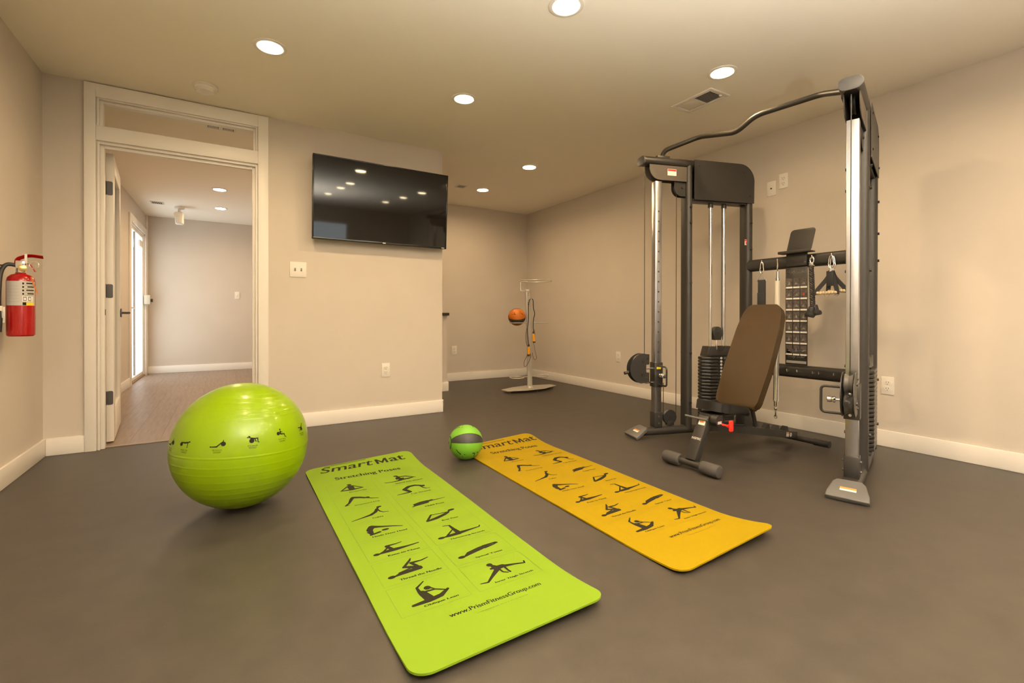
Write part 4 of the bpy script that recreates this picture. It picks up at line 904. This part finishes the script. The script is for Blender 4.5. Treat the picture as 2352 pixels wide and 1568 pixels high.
# tablet holder
hx_ = XH_-.01
b = B(); box(b, (hx_-.012, 1.70, 1.255), (hx_+.004, 1.84, 1.345), .003); thb = obj('holder_bracket', b, BLACKM, cm)
b = B(); box(b, (hx_-.055, 1.655, 1.343), (hx_+.01, 1.875, 1.352), .003); box(b, (hx_-.058, 1.655, 1.343), (hx_-.052, 1.875, 1.362), .002); obj('holder_ledge', b, BLACKM, cm)
b = B(); prism(b, rrect(.165, .17, .022, 5, 0, .085), (hx_-.015, 1.755, 1.35), (0, -1, .0), (.22, -.10, 1), (1, 0, -.22), .004, .001); obj('holder_backboard', b, BLACKM, cm)
# exercise chart
CX0 = XH_-.004; cyc, cz0, cz1, cw = 1.776, .553, 1.247, .150
b = B(); box(b, (CX0-.003, cyc-cw/2, cz0), (CX0, cyc+cw/2, cz1), .001); ec = obj('exercise_chart', b, mat('chart_charcoal', (.030, .026, .023), .35), cm)
f_ = plane_fn((CX0-.0036, cyc, 0), (0, -1, 0), (0, 0, 1))
b = B(); put_geo(b, fit_text('Body-Solid', .128, .030, bold=.01, shear=.35), lambda x, y: f_(x, 1.212+y)); put_geo(b, fit_text('Body-Solid', .115, .022, bold=.01, shear=.35), lambda x, y: f_(x, .610+y)); obj('lettering', b, WHTINK, ec, 0)
f3 = plane_fn((CX0-.0039, cyc, 0), (0, -1, 0), (0, 0, 1))
PHO = mat('chart_photo', (.085, .070, .060), .4, noise=.6, nscale=60)
for r_ in range(7):
    for c_ in range(3):
        x = -.049+c_*.049; z = 1.142-r_*.0795
        b = B(); flat_quad(b, f_, x-.021, z-.030, x+.021, z+.028); obj('chart_picture', b, PHO, ec, 0)
        b = B(); flat_quad(b, f_, x-.022, z-.043, x+.022, z-.032); obj('chart_caption', b, WHTINK, ec, 0)
        mirror = random.choice((-1, 1)); ps = random.choice(['Knee to Chest', 'Oblique Lean', 'Bow Pose', 'Butterfly'])
        b = B(); stroke_geo(b, POSES[ps], lambda X, Y, k: f3(x+(X-5)*.0030*mirror, z-.012+(Y-2.5)*.0050)-V((k, 0, 0))); obj('chart_figure', b, REDINK if (r_ == 1 and c_ == 2) else GRYINK, ec, 0)
b = B(); flat_quad(b, f_, -.066, .630+.006, -.038, .660+.004)
for k in range(4): flat_quad(b, f_, -.028, .662-k*.008, .066-.02*(k % 2), .664-k*.008+.001)
flat_quad(b, f_, -.068, .565, .068, .583); obj('chart_footer', b, GRYINK, ec, 0)

# ------------------------------------------------------------------ attachments hung on the crossmember hooks
def carabiner(bm, x, y, ztop, h=.085, w=.030, flat='y'):
    pts = []
    for a in range(24):
        t = 2*pi*a/24; ww = w/2*(1.0 if sin(t) < 0 else .75)
        px_, pz = ww*cos(t), h/2*sin(t)
        pts.append(V((x, y+px_, ztop-h/2+pz)) if flat == 'y' else V((x+px_*.6, y+px_*.45, ztop-h/2+pz)))
    tube(bm, pts, .0035, 8, closed=True)
ax_ = XH_-.032
as_ = thing('ankle_strap', 'black webbing strap hanging from a carabiner above the bench back', 'strap', (ax_, 2.011, 1.30))
b = B(); carabiner(b, ax_, 2.011, 1.305); obj('carabiner', b, POLISH, as_)
b = B(); tube(b, [(ax_, 2.011, 1.222), (ax_, 2.045, 1.162), (ax_, 1.977, 1.162)], .0035, 8, closed=True); obj('triangle_ring', b, POLISH, as_)
b = B(); box(b, (ax_-.004, 1.982, .93), (ax_+.004, 2.040, 1.172), .002); box(b, (ax_-.008, 1.985, .93), (ax_-.004, 2.042, 1.075), .002); obj('webbing', b, WEB, as_)
sb_ = thing('straight_bar', 'chrome bar with cream sleeve hanging upright behind the bench', 'bar attachment', (ax_, 1.895, 1.29))
b = B(); carabiner(b, ax_, 1.895, 1.305, .075, .026, 'x'); obj('carabiner', b, POLISH, sb_)
t0, t1 = V((ax_, 1.893, 1.225)), V((ax_-.05, 1.878, .16))
def bl(t): return t0.lerp(t1, t)
b = B(); cyl(b, bl(0), bl(.045), .010, seg=14); cyl(b, bl(.045), bl(.065), .014, seg=14); obj('end_fitting', b, POLISH, sb_)
b = B(); cyl(b, bl(.065), bl(.52), .0175, seg=20); obj('grip_sleeve', b, CREAM, sb_)
b = B(); cyl(b, bl(.52), bl(.88), .0185, seg=20); cyl(b, bl(.645), bl(.655), .0205, seg=20); obj('chrome_tube', b, mat('satin_chrome', (.86, .85, .83), .32, 1), sb_)
b = B(); cyl(b, bl(.88), bl(.915), .014, .012, 14); sphere(b, bl(.93), .012, 12, 8); cyl(b, bl(.94), bl(.985), .005, seg=8); tube(b, [bl(.985)+V((0, .010*cos(a), .012*sin(a))) for a in [2*pi*k/14 for k in range(14)]], .0025, 6, closed=True); obj('swivel_eye', b, POLISH, sb_)
tr_ = thing('triceps_rope', 'black twisted triceps rope with rubber ends hanging before the exercise chart', 'rope attachment', (ax_, 1.662, 1.30))
b = B(); tube(b, [(ax_, 1.662+.012*cos(a), 1.285+.022*sin(a)) for a in [2*pi*k/16 for k in range(16)]], .004, 8, closed=True); box(b, (ax_-.012, 1.648, 1.245), (ax_+.012, 1.676, 1.27), .003); obj('clevis', b, POLISH, tr_)
for dx_, nm_ in ((-.007, 0), (.009, 1)):
    for ph in range(3):
        b = B(); n = 90; pts = []
        for i in range(n+1):
            t = i/n; z = 1.245-t*.28; a = 2*pi*(t*7+ph/3); cx = ax_-.006+.018*sin(pi*t)*0+dx_*min(1, t*4)*1.0; cy = 1.662-.010*t+nm_*.004
            pts.append(V((cx+.0075*cos(a), cy+.0075*sin(a), z)))
        tube(b, pts, .0082, 6); obj('rope_strand', b, ROPE, tr_)
    b = B(); lathe(b, (ax_+dx_-.006, 1.654-.006*nm_, .975-.012*(1-nm_)), (.1*(1 if nm_ else -1), -.22 if nm_ else .20, -1), [(.018, 0), (.020, .008), (.020, .035), (.030, .045), (.032, .060), (.026, .072)], 20); obj('rope_end', b, PLASTB, tr_)
for hk, (lab, dz, tw) in enumerate((('black strap handle with wooden-beaded grip, front one on the last hook', 0, 0), ('black strap handle behind the beaded one on the last hook', .03, .022))):
    y = 1.541; st = thing('strap_handle', lab, 'handle attachment', (ax_+tw, y, 1.29), 'strap handles on the last hook')
    X_ = ax_-.012+tw
    b = B(); carabiner(b, X_+.006, y, 1.305 if hk == 0 else 1.300, .09, .034); cyl(b, (X_, y, 1.215), (X_, y, 1.195), .010, seg=12); obj('carabiner', b, POLISH, st)
    zb = 1.055 if hk == 0 else 1.065; yy = y+.022 if hk == 0 else y-.028; hw = .062 if hk == 0 else .050
    for q in (-1, 1):
        b = B(); sweep(b, smoothpath([(X_, y, 1.20), (X_, y+q*.016, 1.155), (X_-.004, yy+q*hw, zb+.015), (X_-.004, yy+q*hw, zb-.012)], .02), [(-.0025, -.013), (.0025, -.013), (.0025, .013), (-.0025, .013)], up=(1, 0, 0)); obj('strap', b, WEB, st)
    if hk == 0: b = B(); box(b, (X_-.008, y-.020, 1.10), (X_+.0, y+.024, 1.20), .004); obj('stitched_web', b, WEB, st)
    b = B(); n = 7
    for k in range(n): sphere(b, (X_-.004, yy-hw+2*hw*(k+.5)/n, zb), .0115, 12, 8)
    obj('grip', b, mat('beaded_wood', (.62, .48, .30), .35), st)
    b = B(); tube(b, [(X_-.004, yy+.014*cos(a), zb-.014+.016*sin(a)) for a in [-pi*k/8 for k in range(9)]], .002, 6); obj('wire', b, POLISH, st)

# ------------------------------------------------------------------ adjustable bench
BY = 1.775
be = thing('weight_bench', 'dark brown adjustable weight bench in front of the cable machine', 'bench', (2.8, BY, 0))
b = B(); cyl(b, (2.325, BY-.175, .040), (2.325, BY+.178, .040), .020, seg=20); obj('front_foot_bar', b, BLACKM, be)
for q in (-1, 1):
    b = B(); lathe(b, (2.325, BY+q*.072, .040), (0, q, 0), [(.030, 0), (.034, .004), (.036, .012), (.036, .105), (.033, .113), (.026, .116)], 24); obj('foam_grip', b, FOAMG, be)
p0, p1 = V((2.335, BY, .055)), V((2.462, BY, .295)); dz = (p1-p0).normalized(); xx = V((0, 1, 0)); yy_ = dz.cross(xx)
MP = frameM(p0, xx, yy_, dz); LP = (p1-p0).length
b = B(); box(b, (-.034, -.024, 0), (.034, .024, LP), .003, MP); post = obj('front_post', b, BLACKM, be)
fpn = plane_fn(MP @ V((0, .0266, LP*.46)), (0, -1, 0), dz); tst = (MP @ V((0, .0266, 0))-MP @ V((0, 0, 0)))
sgn = 1 if tst.x < 0 else -1
fpn = plane_fn(MP @ V((0, sgn*.0248, LP*.47)), (0, -1, 0), dz)
b = B(); put_geo(b, fit_text('INSPIRE', .060, .014, bold=.02), fpn); obj('lettering', b, WHTINK, post, 0)
b = B(); flat_quad(b, lambda a, c: fpn(a, c), -.018, .085, .026, .115); obj('warning_label', b, WHTINK, post, 0)
fp2 = plane_fn(MP @ V((0, sgn*.0251, LP*.47)), (0, -1, 0), dz); b = B(); flat_quad(b, fp2, -.014, .099, .014, .111); obj('warning_label', b, ORNINK, post, 0)
b = B(); box(b, (2.46, BY-.045, .262), (2.58, BY+.045, .315), .004); obj('seat_bracket', b, BLACKM, be)
b = B(); cyl(b, (2.47, BY-.085, .285), (2.47, BY-.045, .285), .034, seg=28); pv = obj('pivot_housing', b, DARK, be)
f_ = plane_fn((2.47, BY-.0856, .275), (1, 0, 0), Z); b = B(); flat_quad(b, f_, -.018, -.008, .018, .008); obj('serial_label', b, LABELG, pv, 0)
b = B(); tube(b, smoothpath([(2.42, BY-.04, .288), (2.42, BY+.03, .288), (2.41, BY+.105, .292)], .02), .007, 10); obj('crank_rod', b, GREYP, be)
b = B(); cyl(b, (2.49, BY-.08, .265), (2.52, BY-.105, .255), .006, seg=10); lathe(b, (2.515, BY-.105, .256), (.1, -.9, 0), [(.010, 0), (.012, .012), (.006, .018)], 12)
box(b, (2.500, BY-.136, .226), (2.530, BY-.118, .292), .008, None, 3); obj('adjust_knob', b, REDK, be)
# main beam
q0, q1 = V((2.50, BY, .235)), V((3.44, BY, .062))
b = B(); sweep(b, [q0-(q1-q0).normalized()*.05, q1], [(-.024, -.022), (.024, -.022), (.024, .022), (-.024, .022)], up=Z); beam = obj('main_beam', b, BLACKM, be)
bdir = (q1-q0).normalized(); bup = V((-bdir.z, 0, bdir.x)); 
f_ = plane_fn(q0.lerp(q1, .90)+V((0, -.0226, 0)), bdir, bup)
b = B(); flat_quad(b, f_, -.045, -.015, -.012, .016); obj('caution_label', b, WHTINK, beam, 0)
b = B(); bm_ = b; pts_ = [f_(.012+.014*cos(2*pi*k/16), .014*sin(2*pi*k/16)) for k in range(16)]; bm_.faces.new([bm_.verts.new(p) for p in pts_]); obj('round_label', b, WHTINK, beam, 0)
f4 = plane_fn(q0.lerp(q1, .90)+V((0, -.0229, 0)), bdir, bup); b = B(); flat_quad(b, f4, -.043, .006, -.014, .014); b.faces.new([b.verts.new(f4(.012+.009*cos(2*pi*k/3+pi/2), .009*sin(2*pi*k/3+pi/2))) for k in range(3)]); obj('caution_label', b, ORNINK, beam, 0)
for t in (.62, .74, .86):
    c = q0.lerp(q1, t)+bup*.024
    b = B(); prism(b, [(-.03, 0), (.03, 0), (.014, .030), (-.002, .030)], c, bdir, bup, (0, 1, 0), .03); obj('ladder_tooth', b, BLACKM, beam)
b = B(); cyl(b, (3.47, BY-.21, .036), (3.47, BY+.21, .036), .019, seg=18); obj('rear_foot_bar', b, BLACKM, be)
for q in (-1, 1):
    b = B(); cyl(b, (3.47, BY+q*.12, .036), (3.47, BY+q*.215, .036), .0235, seg=20); obj('foot_cap', b, PLASTB, be)
# seat pad
def pad(outline, o, x, y, z, th, bev, m, name):
    b = B(); prism(b, outline, o, x, y, z, th, bev); 
    return obj(name, b, m, be, 45)
so = [(p[0], p[1]*(1.0+.28*(p[0]+.15)/.30)) for p in rrect(.300, .215, .085, 10)]
pad(so, (2.612, BY, .338), (cos(.18), 0, -sin(.18)), (0, 1, 0), (sin(.18), 0, cos(.18)), .054, .020, VINYLB, 'seat_pad')
# backrest
bb0, bb1 = V((2.735, BY, .335)), V((3.065, BY, .978)); bu = (bb1-bb0).normalized(); bn = V((-bu.z, 0, bu.x)); LB = (bb1-bb0).length
o_ = []
wid = [(0, .118), (.04, .140), (.25, .150), (.55, .143), (LB-.06, .128), (LB-.015, .105), (LB, .085)]
right = [(w_, h_) for h_, w_ in wid]; ol_ = right + [(-w_, h_) for w_, h_ in right[::-1]]
ol2 = [(p.x, p.y) for p in smoothpath([V((a, c, 0)) for a, c in ol_+[ol_[0]]], .03, 4)][:-1]
pad(ol2, bb0-bn*.030, (0, -1, 0), bu, bn, .055, .014, VINYL, 'back_pad')
b = B(); sweep(b, [bb0+bu*.02-bn*.078, bb0+bu*.52-bn*.078], [(-.02, -.025), (.02, -.025), (.02, .025), (-.02, .025)], up=bn); obj('back_frame', b, BLACKM, be)
b = B()
for q in (-1, 1): prism(b, [(-.04, 0), (.05, 0), (.045, .04), (.0, .17), (-.03, .17)], q0.lerp(q1, .36)+V((0, q*.028, .028)), (1, 0, -.15), (0, 0, 1), (0, 1, 0), .005)
obj('pivot_bracket', b, BLACKM, be)
b = B(); cyl(b, bb0+bu*.16-bn*.085, q0.lerp(q1, .50)+bup*.03, .013, seg=12); obj('support_strut', b, BLACKM, be)
